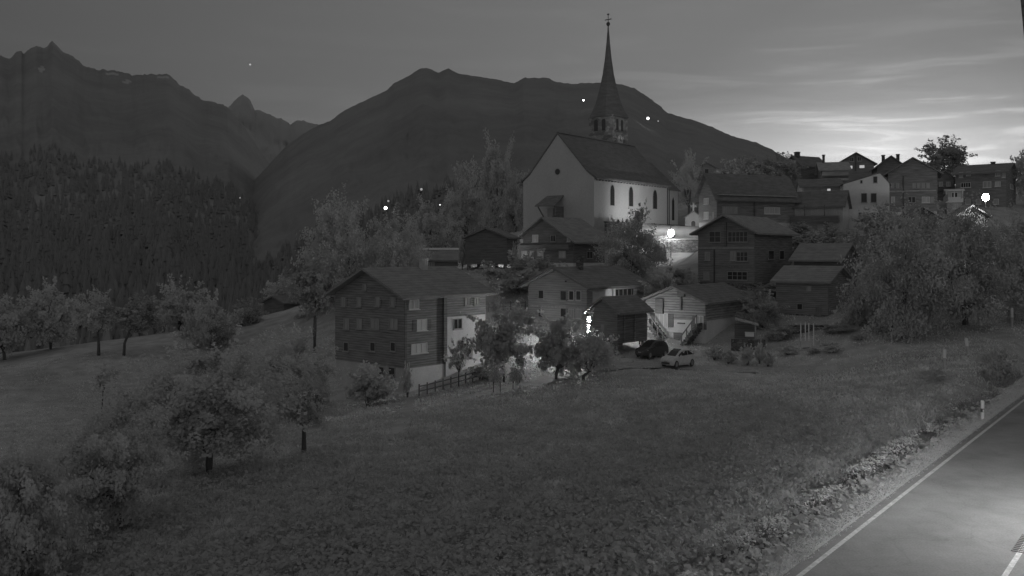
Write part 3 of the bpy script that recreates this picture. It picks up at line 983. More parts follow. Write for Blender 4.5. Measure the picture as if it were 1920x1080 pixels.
# --- K: skyline gable
Kh = House('gable_house', 'small gable house on the skyline with two white framed attic windows', 'house', 1571, 1638, 1650, 380, 306, 288, 190, 12)
Kh.body(M['wood_mid'], None); Kh.roof(M['slate_dark'], .7, .6)
Kh.win('L', 1597, 299, 6, 7, 2, 'white', 'glass'); Kh.win('L', 1611, 298, 6, 7, 2, 'white', 'glass')
Kh.win('L', 1594, 313.5, 8, 5, 1, 'white', 'pane_glow', sill=False); Kh.win('L', 1616, 312.5, 9, 5, 1, 'white', 'pane_glow', sill=False)  # emission in these two panels imitates the bright sky on them
Kh.panel('gable_post', 'L', 1603, 1605, 290, 320, 'wood_black', Kh.o, .25)
# --- P, Q, R, S: further roofs
P_ = House('balcony_chalet', 'dark chalet with a railed upper balcony, below and left of the skyline gable', 'chalet', 1540, 1590, 1598, 380, 318, 306, 178, 14, 'R')
P_.body(M['wood_dark'], None); P_.roof(M['slate_pale'], .7, .6)
P_.panel('balcony', 'L', 1541, 1590, 322, 330, 'wood_mid', P_.o, .8); P_.panel('balcony', 'L', 1541, 1590, 335, 339, 'wood_pale', P_.o, .8)
P_.chimney(-P_.w + .8, P_.l * .5, P_.zr + .1, .45, 'stone_dark', 1.6)
Q_ = House('dark_house', 'dark house with a square chimney standing out against the bright horizon', 'house', 1474, 1502, 1546, 380, 308, 294, 186, 62)
Q_.body(M['wood_dark'], None); Q_.roof(M['slate_dark'], .8, .7)
Q_.chimney(-Q_.w * .45, Q_.l * .12, Q_.zr, 1.0, 'stone_dark', .9)
R_ = House('low_house', 'low dark roofed house with one glowing window between long house and white house', 'house', 1504, 1578, 1586, 395, 350, 338, 156, 12, 'R')
R_.body(M['plaster_grey'], None); R_.roof(M['slate_dark'], .6, .5)
R_.panel('wall_panel', 'L', 1507, 1539, 352, 358.5, 'frame_grey', R_.o, .05)
R_.win('L', 1554, 356.5, 6, 5, 1, 'frame_grey', 'pane_glow', sill=False)
S_ = House('hill_house', 'dim dark house with one small pale window behind the church choir', 'house', 1296, 1354, 1362, 400, 322, 306, 182, 12)
S_.body(M['wood_dark'], None); S_.roof(M['slate_dark'], .7, .6)
S_.win('L', 1347, 320, 8, 9, 1, 'frame_grey', 'dim'); S_.win('L', 1325, 321, 7, 8, 1, 'frame_grey', 'glass')
S2 = House('hill_barn', 'black barn among the dark trees above the long house roof', 'barn', 1398, 1450, 1472, 390, 326, 310, 176, 16)
S2.body(M['wood_black'], None); S2.roof(M['slate_dark'], .7, .6)
S2.win('L', 1432, 330, 6, 9, 1, 'frame_grey', 'dim')
# --- T and U: left of the chalet below the church
T_ = House('low_cottage', 'low cottage behind the tall chalet, its ridge cap painted white as lamplight', 'house', 782, 858, 874, 505, 487, 469, 136, 14, 'R')
T_.body(M['wood_dark'], None); T_.roof(M['slate'], .5, .4)
MB().prism([(T_.l * .5 - .5, T_.zr + .05), (T_.l * .5, T_.zr + .36), (T_.l * .5 + .5, T_.zr + .05)], -T_.w - .4, .4, 'x').build('ridge_cap', M['plaster'], T_.roof_o)  # white cap paints the lamplight on the ridge
T_.win('L', 808, 496, 12, 7, 3, 'white', 'dim', sill=False)
U_ = House('barn', 'big windowless black barn left of the dark chalet, raised above bright white footings', 'barn', 874, 950, 969, 496, 446, 430, 126, 16)
U_.body(M['wood_black'], None, 0, 0.0); U_.roof(M['slate_dark'], .5, .5)
for x in (-U_.w + .3, -U_.w * .5, -.3):
    for y in (.3, U_.l - .3):
        MB().box(x - .22, x + .22, y - .22, y + .22, -1.8, -.02).build('leg', M['stone'], U_.root)
lw = MB().box(-5.2, -.6, 137, 137.3, -5, -1.75)
tag(lw.build('low_wall', M['plaster']), 'white low wall lit behind the footings of the big windowless barn', 'wall')
# --- N: two dark barns on the right
N1 = House('barn', 'black barn with a steep roof, upper of two beside the dark tree mass', 'barn', 1490, 1574, 1606, 560, 487, 460, 114, 38, 'R')
N1.body(M['wood_black'], None); N1.roof(M['slate'], .6, .6)
N2 = House('barn', 'weathered barn in front of the other, lower of two beside the dark tree mass', 'barn', 1456, 1552, 1592, 604, 529, 503, 105, 38, 'R')
N2.body(M['wood_dark'], M['stone_dark'], .8); N2.roof(M['slate'], .6, .6)
N2.win('L', 1517, 541, 8, 8, 1, 'frame_grey', 'dim', sill=False); N2.panel('door', 'L', 1530, 1540, 575, 602, 'wood_post', N2.o, .05)
N2.win('L', 1500, 575, 9, 10, 1, 'frame_grey', 'glass', sill=False)
# --- sheds in front of the upper timber house
for nm, lab, args in (('shed', 'small dark shed with gabled roof in front of the white base of the timber house', (1698, 1760, 1770, 432, 406, 390, 138, 14)),
                      ('shed', 'small dark shed roof just below the upper street lamp', (1796, 1850, 1860, 430, 404, 388, 136, 14))):
    h_ = House(nm, lab, 'shed', *args)
    h_.body(M['wood_black'], None); h_.roof(M['slate_dark'], .6, .5)
    h_.panel('door', 'L', (args[0] + args[1]) / 2 - 4, (args[0] + args[1]) / 2 + 4, args[3] - 16, args[3], 'wood_post', h_.o, .05)
# --- hut by the left field
hut = House('field_hut', 'small dark hut half hidden by trees at the top of the left field', 'hut', 496, 532, 556, 598, 568, 557, 150, 30)
hut.body(M['wood_black'], None); hut.roof(M['slate_dark'], .6, .6)
hut.panel('door', 'L', 510, 517, 580, 598, 'wood_post', hut.o, .05)

# ------------------------------------------------------------------ church
CH = House('church', 'white church with dark steep roof and slender pointed tower above the village', 'church', 981, 1114, 1253, 432, 333, 252, 150, 38)
CH.o = 0.0
n_ = CH.w
sl = (CH.zr - CH.h) / (n_ / 2)
pts = [(-n_, -4), (0, -4), (0, CH.h), (-n_ * .10, CH.h + n_ * .10 * sl * .72), (-n_ / 2, CH.zr), (-n_ * .9, CH.h + n_ * .10 * sl * .72), (-n_, CH.h)]
MB().prism(pts, 0, CH.l, 'y').build('nave_wall', M['church_plaster'], CH.root)
CH.roof(M['shingle'], .55, .12, .30, kick=1, ovl=.3)
MB().prism([(-n_ / 2 - .25, CH.zr + .30), (-n_ / 2 + .25, CH.zr + .30), (-n_ / 2, CH.zr + .55)], -.1, CH.l + .2, 'y').build('ridge_cap', M['slate_dark'], CH.roof_o)
# rafter feet under the eaves
for k in range(26):
    y = .5 + k * (CH.l - 1) / 25
    MB().box(.01, .42, y - .10, y + .10, CH.h - .42, CH.h - .20).build('rafter', M['wood_post'], CH.roof_o)
for px, py, hh in ((1148, 366, 38), (1183, 368.5, 36), (1228, 374, 35)):
    CH.arch('lancet_window', 'R', px, py, 7.2, hh, 'glass', 'frame_grey', 0.0, .16, True)
CH.arch('blind_niche', 'R', 1125, 406, 6, 14, 'plaster_grey', None, 0.0, .1, True)
CH.arch('side_door', 'R', 1141, 424, 5.5, 12, 'wood_black', 'frame_grey', 0.0, .12)
# oculus, small gable window
uo, zo = CH.at('L', 1045.5, 322)
b = MB(); b.prism([(uo + .72 * math.cos(t), zo + .72 * math.sin(t)) for t in np.linspace(0, 2 * math.pi, 20, endpoint=False)], -.03, 0, 'y')
oc = b.build('round_window', M['plaster_grey'], CH.root)
b = MB(); b.prism([(uo + .52 * math.cos(t), zo + .52 * math.sin(t)) for t in np.linspace(0, 2 * math.pi, 20, endpoint=False)], -.045, -.031, 'y')
b.build('pane', M['glass'], oc)
CH.win('L', 1086, 421, 5, 8, 1, 'frame_grey', 'glass', sill=False, off=0)
# west porch canopy over the portal
uc, zc = CH.at('L', 1037, 385); ul, _ = CH.at('L', 1019, 385); ur, _ = CH.at('L', 1057, 385); zt = CH.at('L', 1037, 369)[1]
b = MB().add([(ul, -2.6, zc - .3), (ur, -2.6, zc - .3), (ur, -.02, zt), (ul + .8, -.02, zt), (ul, -2.6, zc - .1), (ur, -2.6, zc - .1), (ur, -.02, zt + .2), (ul + .8, -.02, zt + .2)],
             [(0, 1, 2, 3), (4, 7, 6, 5), (0, 4, 5, 1), (1, 5, 6, 2), (2, 6, 7, 3), (3, 7, 4, 0)])
po = b.build('porch_roof', M['slate_dark'], CH.root)
for u in (ul + .5, ur - .35):
    MB().tube([(u, -2.3, zc - .3), (u + (.35 if u < uc else -.1), -.05, zc - 3.2)], [.12, .12], 6).build('brace', M['wood_black'], po)
MB().box(ur - .35, ur, -2.3, -.02, zc - 3.0, zc - .3).build('porch_wall', M['wood_black'], po)
MB().box(uc - 1.2, uc + .1, -.06, 0, zc - 4.6, zc - .5).build('mural', M['dim'], CH.root)
MB().box(uc + .15, uc + 1.2, -.08, 0, zc - 4.9, zc - .5).build('door', M['wood_black'], CH.root)
# choir with polygonal end
cw0, cw1, cl = -n_ * .86, -n_ * .12, 7.5
ch_h = CH.h - .4; y0 = CH.l
poly = [(cw1, y0), (cw1, y0 + cl), (cw1 - 2.6, y0 + cl + 3.2), (cw0 + 2.6, y0 + cl + 3.2), (cw0, y0 + cl), (cw0, y0)]
vs = [(x, y, -4) for x, y in poly] + [(x, y, ch_h) for x, y in poly]
MB().add(vs, [tuple(range(5, -1, -1)), tuple(range(6, 12))] + [(i, (i + 1) % 6, (i + 1) % 6 + 6, i + 6) for i in range(6)]).build('choir_wall', M['church_plaster'], CH.root)
zc2 = CH.zr - 2.4
big = [(cw1 + .5, y0), (cw1 + .5, y0 + cl + .2), (cw1 - 2.4, y0 + cl + 3.8), (cw0 + 2.4, y0 + cl + 3.8), (cw0 - .5, y0 + cl + .2), (cw0 - .5, y0)]
xm = (cw0 + cw1) / 2
vs = [(x, y, ch_h - .05) for x, y in big] + [(xm, y0, zc2), (xm, y0 + cl - .8, zc2)]
MB().add(vs, [(0, 1, 7, 6), (1, 2, 7), (2, 3, 7), (3, 4, 7), (4, 5, 6, 7), (5, 4, 3, 2, 1, 0), (0, 6, 5)]).build('choir_roof', M['shingle'], CH.root)
for dy in (2.0, 5.4):
    b = MB().prism([(y0 + dy - .45, 2.6), (y0 + dy + .45, 2.6), (y0 + dy + .45, 6.4), (y0 + dy, 7.2), (y0 + dy - .45, 6.4)], cw1, cw1 + .04, 'x'); b.build('choir_window', M['glass'], CH.root)
MB().box(cw1, cw1 + .12, y0 + 3.6, y0 + 3.75, 0, ch_h).build('drain_pipe', M['iron'], CH.root)
MB().box(.0, .12, CH.l - .5, CH.l - .36, 0, CH.h - .3).build('drain_pipe', M['iron'], CH.root)
# tower
s_ = 5.5; tx1, ty0 = -8.7, 20.2
tcx, tcy = tx1 - s_ / 2, ty0 + s_ / 2
tzt = (HY - 213) / F * 171.0 - CH.Z0
MB().box(tx1 - s_, tx1, ty0, ty0 + s_, -4, tzt).build('tower_wall', M['tower_stone'], CH.root)
tip = (HY - 45) / F * 173.5 - CH.Z0
prof = [(0, 4.75), (.012, 4.62), (.06, 3.75), (.13, 2.9), (.22, 2.2), (.34, 1.62), (.48, 1.1), (.65, .66), (.82, .35), (1.0, .10)]
vs, fs = [], []
hgt = tip - tzt
for t, r_ in prof:
    rc = r_ * .985
    # square at the eaves turning octagonal upwards
    mixv = min(1, t * 5)
    for k in range(8):
        a = math.pi / 4 * k + math.pi / 8
        oct_ = (r_ * math.cos(a) * 1.02, r_ * math.sin(a) * 1.02)
        cx_ = (1 if math.cos(a) > 0 else -1); cy_ = (1 if math.sin(a) > 0 else -1)
        near = (r_ * .78 * cx_ * (1 if abs(math.cos(a)) > .5 else .45), r_ * .78 * cy_ * (1 if abs(math.sin(a)) > .5 else .45))
        vs.append((tcx + oct_[0] * mixv + near[0] * (1 - mixv), tcy + oct_[1] * mixv + near[1] * (1 - mixv), tzt - .35 + (hgt + .35) * t))
for i in range(len(prof) - 1):
    for k in range(8):
        fs.append((i * 8 + k, i * 8 + (k + 1) % 8, (i + 1) * 8 + (k + 1) % 8, (i + 1) * 8 + k))
fs.append(tuple(range(7, -1, -1))); fs.append(tuple(range(72, 80)))
sp = MB().add(vs, fs).build('spire', M['shingle'], CH.root)
b = MB().lathe([(.08, 0), (.34, .35), (.40, .55), (.30, .8), (.07, .95), (.06, 2.3)], 10, (tcx, tcy, tip - .1))
b.box(tcx - .75, tcx + .75, tcy - .06, tcy + .06, tip + 1.22, tip + 1.38)
b.box(tcx - .22, tcx + .22, tcy - .08, tcy + .08, tip + 2.2, tip + 2.45)
b.build('cross', M['iron'], sp)
for k, u in enumerate((.30, .62)):
    for wall in ('front', 'side'):
        z0, z1 = tzt - 3.0, tzt - .8
        if wall == 'front':
            c = tx1 - s_ + s_ * u
            b = MB().prism([(c - .42, z0), (c + .42, z0), (c + .42, z1 - .3), (c + .25, z1), (c - .25, z1), (c - .42, z1 - .3)], ty0 - .03, ty0, 'y')
        else:
            c = ty0 + s_ * u
            b = MB().prism([(c - .42, z0), (c + .42, z0), (c + .42, z1 - .3), (c + .25, z1), (c - .25, z1), (c - .42, z1 - .3)], tx1, tx1 + .03, 'x')
        b.build('belfry_opening', M['glass'], CH.root)
MB().box(tx1, tx1 + .35, ty0 + .5, ty0 + s_ - .9, tzt - 3.3, tzt - 3.05).build('belfry_sill', M['wood_black'], CH.root)
b = MB().prism([(ty0 + s_ * .5 + 1.05 * math.cos(t), tzt - 4.9 + 1.05 * math.sin(t)) for t in np.linspace(0, 2 * math.pi, 24, endpoint=False)], tx1, tx1 + .03, 'x')
ck = b.build('clock_face', M['plaster'], CH.root)
b = MB().box(tx1 + .031, tx1 + .06, ty0 + s_ * .5 - .06, ty0 + s_ * .5 + .06, tzt - 4.95, tzt - 4.1)
b.box(tx1 + .031, tx1 + .06, ty0 + s_ * .5, ty0 + s_ * .5 + .55, tzt - 5.0, tzt - 4.88)
for k in range(12):
    t = math.pi * k / 6
    b.box(tx1 + .031, tx1 + .05, ty0 + s_ * .5 + .9 * math.cos(t) - .05, ty0 + s_ * .5 + .9 * math.cos(t) + .05, tzt - 4.9 + .9 * math.sin(t) - .05, tzt - 4.9 + .9 * math.sin(t) + .05)
b.build('clock_hand', M['iron'], ck)

# churchyard wall, parallel to the nave
cw = thing('churchyard_wall', 'dark low wall running along the side of the church', 'wall', CH.root.location, -CH.a)
b = MB().box(3.0, 3.45, -1.5, CH.l + 9, -4.5, 1.25); b.box(2.92, 3.53, -1.6, CH.l + 9.1, 1.25, 1.42)
b.build('masonry', M['stone_dark'], cw)
for k, (yy, hh, kind) in enumerate(((4.6, 1.9, 0), (6.0, 2.15, 1), (7.2, 2.0, 0), (8.7, 2.25, 1), (9.9, 1.95, 0), (11.2, 2.1, 1))):
    b = MB()
    if kind: b.box(-.05, .05, -.05, .05, 0, hh); b.box(-.05, .05, -.32, .32, hh - .5, hh - .4)
    else: b.box(-.07, .07, -.28, .28, 0, hh - .25); b.box(-.06, .06, -.16, .16, hh - .25, hh)
    o = b.build('grave_cross' if kind else 'grave_stone', M['iron'])
    o.location = CH.root.matrix_basis @ Vector((2.0, yy, 0)); o.rotation_euler = (0, 0, -CH.a)
    tag(o, ('dark %s peeping over the churchyard wall, ' % ('iron grave cross' if kind else 'headstone')) + ('first', 'second', 'third', 'fourth', 'fifth', 'last')[k] + ' from the left of six', 'grave', 'graves along the churchyard wall')
# retaining wall and steps round the lamp
rw = thing('retaining_wall', 'rough stone retaining wall lit by the street lamp beneath the church', 'wall', W(1252, 490, 148.3).to_tuple(), R(-6))
MB().box(0, 6.5, 0, .6, -3, 3.6).build('masonry', M['stone'], rw)
MB().box(-2.5, -.02, .2, 1.0, -3, 4.3).build('buttress', M['stone'], rw)
MB().box(-.1, 6.6, -.08, .68, 3.6, 3.75).build('coping', M['plaster_grey'], rw)
b = MB()
for k in range(9):
    b.box(-3.0 - k * .0, -.3, -2.6 + k * .3, .18, -1.0, .3 + k * .33)
st = thing('stone_steps', 'stone steps with a hand rail climbing beside the lit retaining wall', 'steps', W(1252, 490, 148.3).to_tuple(), R(-6))
b.build('step', M['stone'], st)
rb = MB()
for k in range(5): rb.tube([(-3.1, -2.6 + k * .7, .3 + k * .7), (-3.1, -2.6 + k * .7, 1.3 + k * .7)], [.04, .04], 6)
rb.tube([(-3.1, -2.6, 1.3), (-3.1, .2, 4.1)], [.05, .05], 6); rb.build('hand_rail', M['iron'], st)
# little chapel
CP_ = House('chapel', 'little pale chapel with one arched window right of the lit lamp', 'chapel', 1285, 1316, 1322, 441, 408, 397, 162, 14)
CP_.body(M['plaster_dim'], None); CP_.roof(M['slate_dark'], .3, .3, .15)
CP_.arch('window', 'L', 1300, 424, 8, 20, 'glass', 'frame_grey', CP_.o, .1)
cr_ = thing('stone_cross', 'pale stone cross standing behind the little chapel roof', 'cross', W(1300, 408, 166).to_tuple(), 0)
b = MB().box(-.13, .13, -.12, .12, -3, 3.1); b.box(-.55, .55, -.11, .11, 2.0, 2.26); b.build('shaft', M['plaster_grey'], cr_)
MB().box(-.5, .5, -.4, .4, -3, .5).build('base', M['plaster'], cr_)

# lit lane under the retaining wall
LANES = []


def ribbon(name, lab, pts_, o0, o1, m, dz=.05, across=6):
    w_ = [((px - HX) / F * d, d) for px, d in pts_]
    seq = []
    for i in range(len(w_) - 1):
        n = max(2, int(math.dist(w_[i], w_[i + 1]) / .7))
        seq += [(w_[i][0] + (w_[i + 1][0] - w_[i][0]) * k / n, w_[i][1] + (w_[i + 1][1] - w_[i][1]) * k / n) for k in range(n)]
    seq.append(w_[-1])
    LANES.append((np.array(seq), max(abs(o0), abs(o1))))
    rows = []
    for i, q in enumerate(seq):
        a_, b_ = seq[max(i - 2, 0)], seq[min(i + 2, len(seq) - 1)]
        dx, dy = b_[0] - a_[0], b_[1] - a_[1]
        l_ = math.hypot(dx, dy); nx_, ny_ = -dy / l_, dx / l_
        rows.append([(q[0] + nx_ * (o0 + (o1 - o0) * k / across), q[1] + ny_ * (o0 + (o1 - o0) * k / across)) for k in range(across + 1)])
    A_ = np.array(rows)
    o = link(name, grid_mesh(name, np.concatenate([A_, (land(A_[..., 0], A_[..., 1]) + dz)[..., None]], -1)), M[m])
    tag(o, lab, name, kind='structure')


ribbon('lane', 'pale lane lit by the lamp under the stone wall', [(1215, 139), (1250, 141), (1290, 143), (1335, 145)], -1.8, 2.4, 'gravel', .12)
ribbon('lane', 'grassy gravel lane passing the parked cars', [(852, 76.5), (935, 79.5), (1010, 83), (1080, 87), (1160, 90), (1240, 91), (1320, 90), (1420, 88.5), (1530, 86)], -1.4, 1.6, 'gravel')
rows = []
for x0, x1, y in ((7.6, 15.5, 94.2), (7.8, 16.5, 97), (8.5, 17.0, 100), (10.0, 16.2, 103), (11.5, 15.5, 105.5)):
    rows.append([(x0 + (x1 - x0) * k / 6, y, lz(x0 + (x1 - x0) * k / 6, y) + .05) for k in range(7)])
o = link('yard', grid_mesh('yard', np.array(rows)), M['plaster_grey']); tag(o, 'pale paved yard under and behind the small black barn', 'yard', kind='structure')
# trodden path down the meadow from the tall chalet
ribbon('path', 'faint trodden path leading down the meadow from the tall chalet', [(772, 82), (768, 75), (752, 64), (738, 55)], -.7, .7, 'ground', .10)


# ------------------------------------------------------------------ street lamps
def street_lamp(px, py, d, r_, s, lab, arm=False, base=None, group='street lamps between the houses'):
    p = W(px, py, d)
    zg = lz(p.x, p.y) if base is None else base
    t = thing('street_lamp', lab, 'lamp', (p.x, p.y, zg), 0, group)
    h = p.z - zg
    MB().tube([(0, 0, -.5), (0, 0, h - r_ * 1.05)], [.08, .055], 8).build('pole', M['iron'], t)
    b_ = MB().lathe([(r_ * math.sin(a) * .92, h - r_ * 1.12 * math.cos(a)) for a in np.linspace(.08, math.pi - .08, 12)], 16)
    b_.build('lantern', mat_emit('lamp_glow', s), t, smooth=True)
    MB().lathe([(r_ * .45, h + r_ * 1.08), (r_ * .25, h + r_ * 1.3), (.02, h + r_ * 1.4)], 12).build('cap', M['iron'], t)
    return t


L1 = street_lamp(1258, 437, 147, .54, 44, 'dazzling street lamp in front of the stone wall under the church')
ld = bpy.data.lights.new('church_spot', 'SPOT')         # added spot above the lantern, carrying its light to the church wall
ld.energy = 5200; ld.spot_size = R(150); ld.spot_blend = 1.0; ld.shadow_soft_size = .15
lo = bpy.data.objects.new('church_spot', ld); C.objects.link(lo); lo.parent = L1
lp = W(1258, 437, 147) - L1.location + Vector((0, .2, 1.25)); lo.location = lp
MB().lathe([(.02, -.05), (.62, -.05), (.62, -.09), (.02, -.09)], 20, tuple(lp)).build('spot_cutoff', M['iron'], L1)  # added disc, blocks the spot's light from falling on the ground below
MB().tube([tuple(lp + Vector((0, 0, -.62))), tuple(lp + Vector((0, 0, -.07)))], [.05, .05], 6).build('neck', M['iron'], L1)
tgt = L1.location + lp + Vector((.10, .97, .14)) * 20
lo.rotation_euler = (tgt - (L1.location + lp)).to_track_quat('-Z', 'Y').to_euler()
street_lamp(1848, 370, 134, .50, 115, 'bright street lamp before the wide house at the right skyline')
street_lamp(1199, 592, 101.2, .22, 145, 'lamp hidden behind the black barn that lights the log chalet')
street_lamp(925, 474, 134.6, .22, 90, 'lamp hidden behind the big black barn that lights its footings')
# flood light on a post at the left edge of the black barn: three stacked bright panes turned towards the lane
q = W(1104.5, 600, 98.4); zg = lz(q.x, q.y)
fl = thing('flood_light', 'stack of three bright lamps shining out at the left edge of the black barn', 'lamp', (q.x, q.y, zg), R(-46), None)
MB().tube([(0, .25, -.5), (0, .25, q.z - zg + .9)], [.07, .06], 8).build('pole', M['iron'], fl)
hz = q.z - zg
MB().box(-.42, .42, .02, .16, hz - 1.5, hz + .75).build('housing', M['iron'], fl)  # back plate added to keep the light off the grey house
for (z0, z1) in ((-.12, .36), (-.84, -.60), (-1.40, -1.16)):
    MB().box(-.30, .30, -.34, .018, hz + z1 + .04, hz + z1 + .07).build('hood', M['iron'], fl)  # hood added to stop the lens light going upwards
    MB().box(-.14, .14, -.03, .018, hz + z0, hz + z1).build('lens', mat_emit('flood_glow', 1450), fl)
# leaning pole at the corner of the picture, and the road lamp just outside it
pp = W(2036, 1193, 23.0)
t = thing('utility_pole', 'dark leaning pole at the top right corner beside the road', 'pole', pp)
top = W(1918, -40, 23.0) - pp
MB().tube([(0, 0, -1), (0, 0, 0), (top.x, top.y, top.z)], [.15, .14, .10], 10).build('shaft', M['wood_black'], t)
t = thing('road_lamp', 'tall road lamp with an added light shield that lights the bright road corner', 'lamp', (24.6, 31.6, -10.0))
hp = (21.1 - 24.6, 30.7 - 31.6, -2.88 + 10)
MB().tube([(0, 0, -1), (0, 0, 6.6), (-.6, -.15, 7.2), (hp[0] + .1, hp[1], hp[2] + .27)], [.09, .07, .055, .04], 10).build('pole', M['iron'], t)
lh = MB().lathe([(.02, .24), (.26, .16), (.34, .04), (.34, 0), (.30, 0), (.28, .05), (.02, .17)], 18, hp).build('lamp_head', M['iron'], t)
MB().lathe([(.085 * math.sin(a) + .001, -.085 * math.cos(a) - .02) for a in np.linspace(.05, math.pi - .05, 10)], 14, hp).build('bulb', mat_emit('road_lamp_glow', 14500), lh, smooth=True)
sh = []
for k in (-.42, .42):
    for (u, zz) in ((-.33, 0.02), (-.33, -.225), (-.345, -.225), (-.345, 0.02)):
        sh.append((hp[0] + RD[0] * k + RN[0] * u, hp[1] + RD[1] * k + RN[1] * u, hp[2] + zz))
MB().add(sh, [(0, 1, 2, 3), (7, 6, 5, 4), (0, 4, 5, 1), (1, 5, 6, 2), (2, 6, 7, 3), (3, 7, 4, 0)]).build('shield', M['iron'], lh)  # added plate, blocks the lamp's light towards the meadow


# ------------------------------------------------------------------ trees
def leaves(seed, n, ls, nclus=46, flat=.8, core=.42, cr_=.23, droop=.0, top=0.0):
    """leaf quads in the unit ball, clumped"""
    rg = np.random.default_rng(seed)
    d = rg.normal(size=(nclus, 3)); d /= np.linalg.norm(d, axis=1)[:, None]
    rad = (core + (1 - core) * rg.random(nclus) ** .6) * (.80 + .22 * np.sin(d[:, 0] * 3.1 + seed) * np.cos(d[:, 2] * 4 + seed * 1.7))
    c = d * rad[:, None] * (1 - cr_ * .55)
    c[:, 2] = np.where(c[:, 2] < 0, c[:, 2] * flat, c[:, 2])
    if top:
        c[:, :2] *= (1 - top * np.clip((c[:, 2:3] + .2), 0, 1))
    k = rg.integers(0, nclus, n)
    size = cr_ * rg.uniform(.55, 1.35, nclus)
    off = rg.normal(size=(n, 3)); off /= np.linalg.norm(off, axis=1)[:, None]
    off *= (rg.random(n) ** .5)[:, None] * size[k][:, None]
    off[:, 2] *= .75
    p = c[k] + off
    p[:, 2] -= droop * np.abs(off[:, 0] + off[:, 1])
    # ragged shoots sticking out of the outline
    nsh = int(n * .16); ks = max(14, nclus // 2)
    ds = rg.normal(size=(ks, 3)); ds[:, 2] = np.abs(ds[:, 2]) * .9 - .25; ds /= np.linalg.norm(ds, axis=1)[:, None]
    ls_ = rg.uniform(.92, 1.22, ks)
    j = rg.integers(0, ks, nsh); tt_ = .6 + (ls_[j] - .6) * rg.random(nsh) ** .8
    p[:nsh] = ds[j] * tt_[:, None] + rg.normal(0, .035, (nsh, 3)); p[:nsh, 2] -= .18 * np.clip(tt_ - .8, 0, 1)
    nrm = rg.normal(size=(n, 3)) + p * 1.1 + np.array((0, 0, .5))
    nrm /= np.linalg.norm(nrm, axis=1)[:, None]
    a = np.cross(nrm, rg.normal(size=(n, 3))); a /= np.linalg.norm(a, axis=1)[:, None]
    bb = np.cross(nrm, a)
    s = (ls * rg.uniform(.6, 1.4, n))[:, None]
    V_ = np.stack([p - a * s * .5, p + bb * s * .33, p + a * s * .5, p - bb * s * .33], 1).reshape(-1, 3)
    e = np.percentile(np.abs(p), 97.5, axis=0)
    return V_ / e, c / e


VAR = {}


def variant(key, m, **kw):
    V_, c = leaves(**kw)
    me = np_mesh('crown', V_, 4)
    me.materials.append(M[m])
    VAR[key] = (me, c)


for i in range(4):
    variant('round%d' % i, 'leaf', seed=10 + i, n=7000, ls=.085, nclus=50 + 6 * i)
    variant('dark%d' % i, 'leaf_dark', seed=30 + i, n=7000, ls=.085, nclus=52 + 5 * i)
for i in range(3):
    variant('airy%d' % i, 'leaf_light', seed=50 + i, n=5200, ls=.085, nclus=38, core=.25, cr_=.22)
    variant('tall%d' % i, 'leaf', seed=70 + i, n=14000, ls=.05, nclus=60, top=.55, cr_=.2)
    variant('bush%d' % i, 'leaf', seed=90 + i, n=2600, ls=.15, nclus=24, flat=.5, cr_=.3)
for i in range(5):
    variant('fore%d' % i, 'leaf', seed=110 + i, n=21000, ls=.050, nclus=105, core=.28, cr_=.17, droop=.35)
for i in range(2):
    variant('full%d' % i, 'leaf', seed=190 + i, n=22000, ls=.042, nclus=100, core=.35, cr_=.19)
for i in range(3):
    variant('big%d' % i, 'leaf_deep', seed=170 + i, n=24000, ls=.040, nclus=110, core=.35, cr_=.19)
variant('weed0', 'leaf_light', seed=180, n=3600, ls=.11, nclus=30, flat=.5, cr_=.28)
variant('sprig0', 'leaf', seed=150, n=1500, ls=.13, nclus=26, core=.1, cr_=.2)
variant('twig0', 'leaf_dark', seed=152, n=1500, ls=.11, nclus=26, core=.1, cr_=.2)
variant('sprig1', 'leaf', seed=151, n=1500, ls=.13, nclus=26, core=.1, cr_=.2)


def tree(name, label, cat, px, d, xl, xr, yt, yb, key, group=None, trunks=1, r0=None, lean=0, nl=9, depth=.9, base=None, m='bark'):
    cx = (xl + xr) / 2
    P0 = W(px, HY, d)
    zg = (lz(P0.x, d) if base is None else base) - .05
    t = thing(name, label, cat, (P0.x, d, zg), 0, group)
    top, bot = W(cx, yt, d), W(cx, yb, d)
    rx = (xr - xl) / 2 / F * d; rz_ = (top.z - bot.z) / 2
    cc = Vector((top.x - P0.x, 0, (top.z + bot.z) / 2 - zg))
    me, clus = VAR[key]
    o_ = link('crown', me, None, t)
    o_.location = cc; o_.scale = (rx, rx * depth, rz_)
    o_.rotation_euler = (0, 0, 0)
    rg = random.Random(int(px * 7 + d))
    r0 = r0 or max(.07, rz_ * .055)
    b_ = MB()
    starts = [(0, 0)] if trunks == 1 else [(-.25 * r0 * 6, 0), (.25 * r0 * 6, .1)]
    for (sx, sy) in starts[:trunks]:
        fork = Vector((cc.x * .5 + sx, sy, max(cc.z - rz_ * .75, cc.z * .35)))
        b_.tube([(sx, sy, -.4), (sx * 1.05 + lean * .2, sy, fork.z * .5), tuple(fork)], [r0 * 1.25, r0, r0 * .85], 8)
        for k in range(nl):
            c = clus[rg.randrange(len(clus))]
            e = cc + Vector((c[0] * rx * .85, c[1] * rx * depth * .85, c[2] * rz_ * .85))
            midp = fork.lerp(e, .5) + Vector((rg.uniform(-.1, .1) * rx, rg.uniform(-.1, .1) * rx, rg.uniform(0, .15) * rz_))
            b_.tube([tuple(fork - Vector((0, 0, .1))), tuple(midp), tuple(e)], [r0 * .6, r0 * .35, r0 * .1], 6)
    b_.build('trunk', M[m], t, smooth=True)
    return t


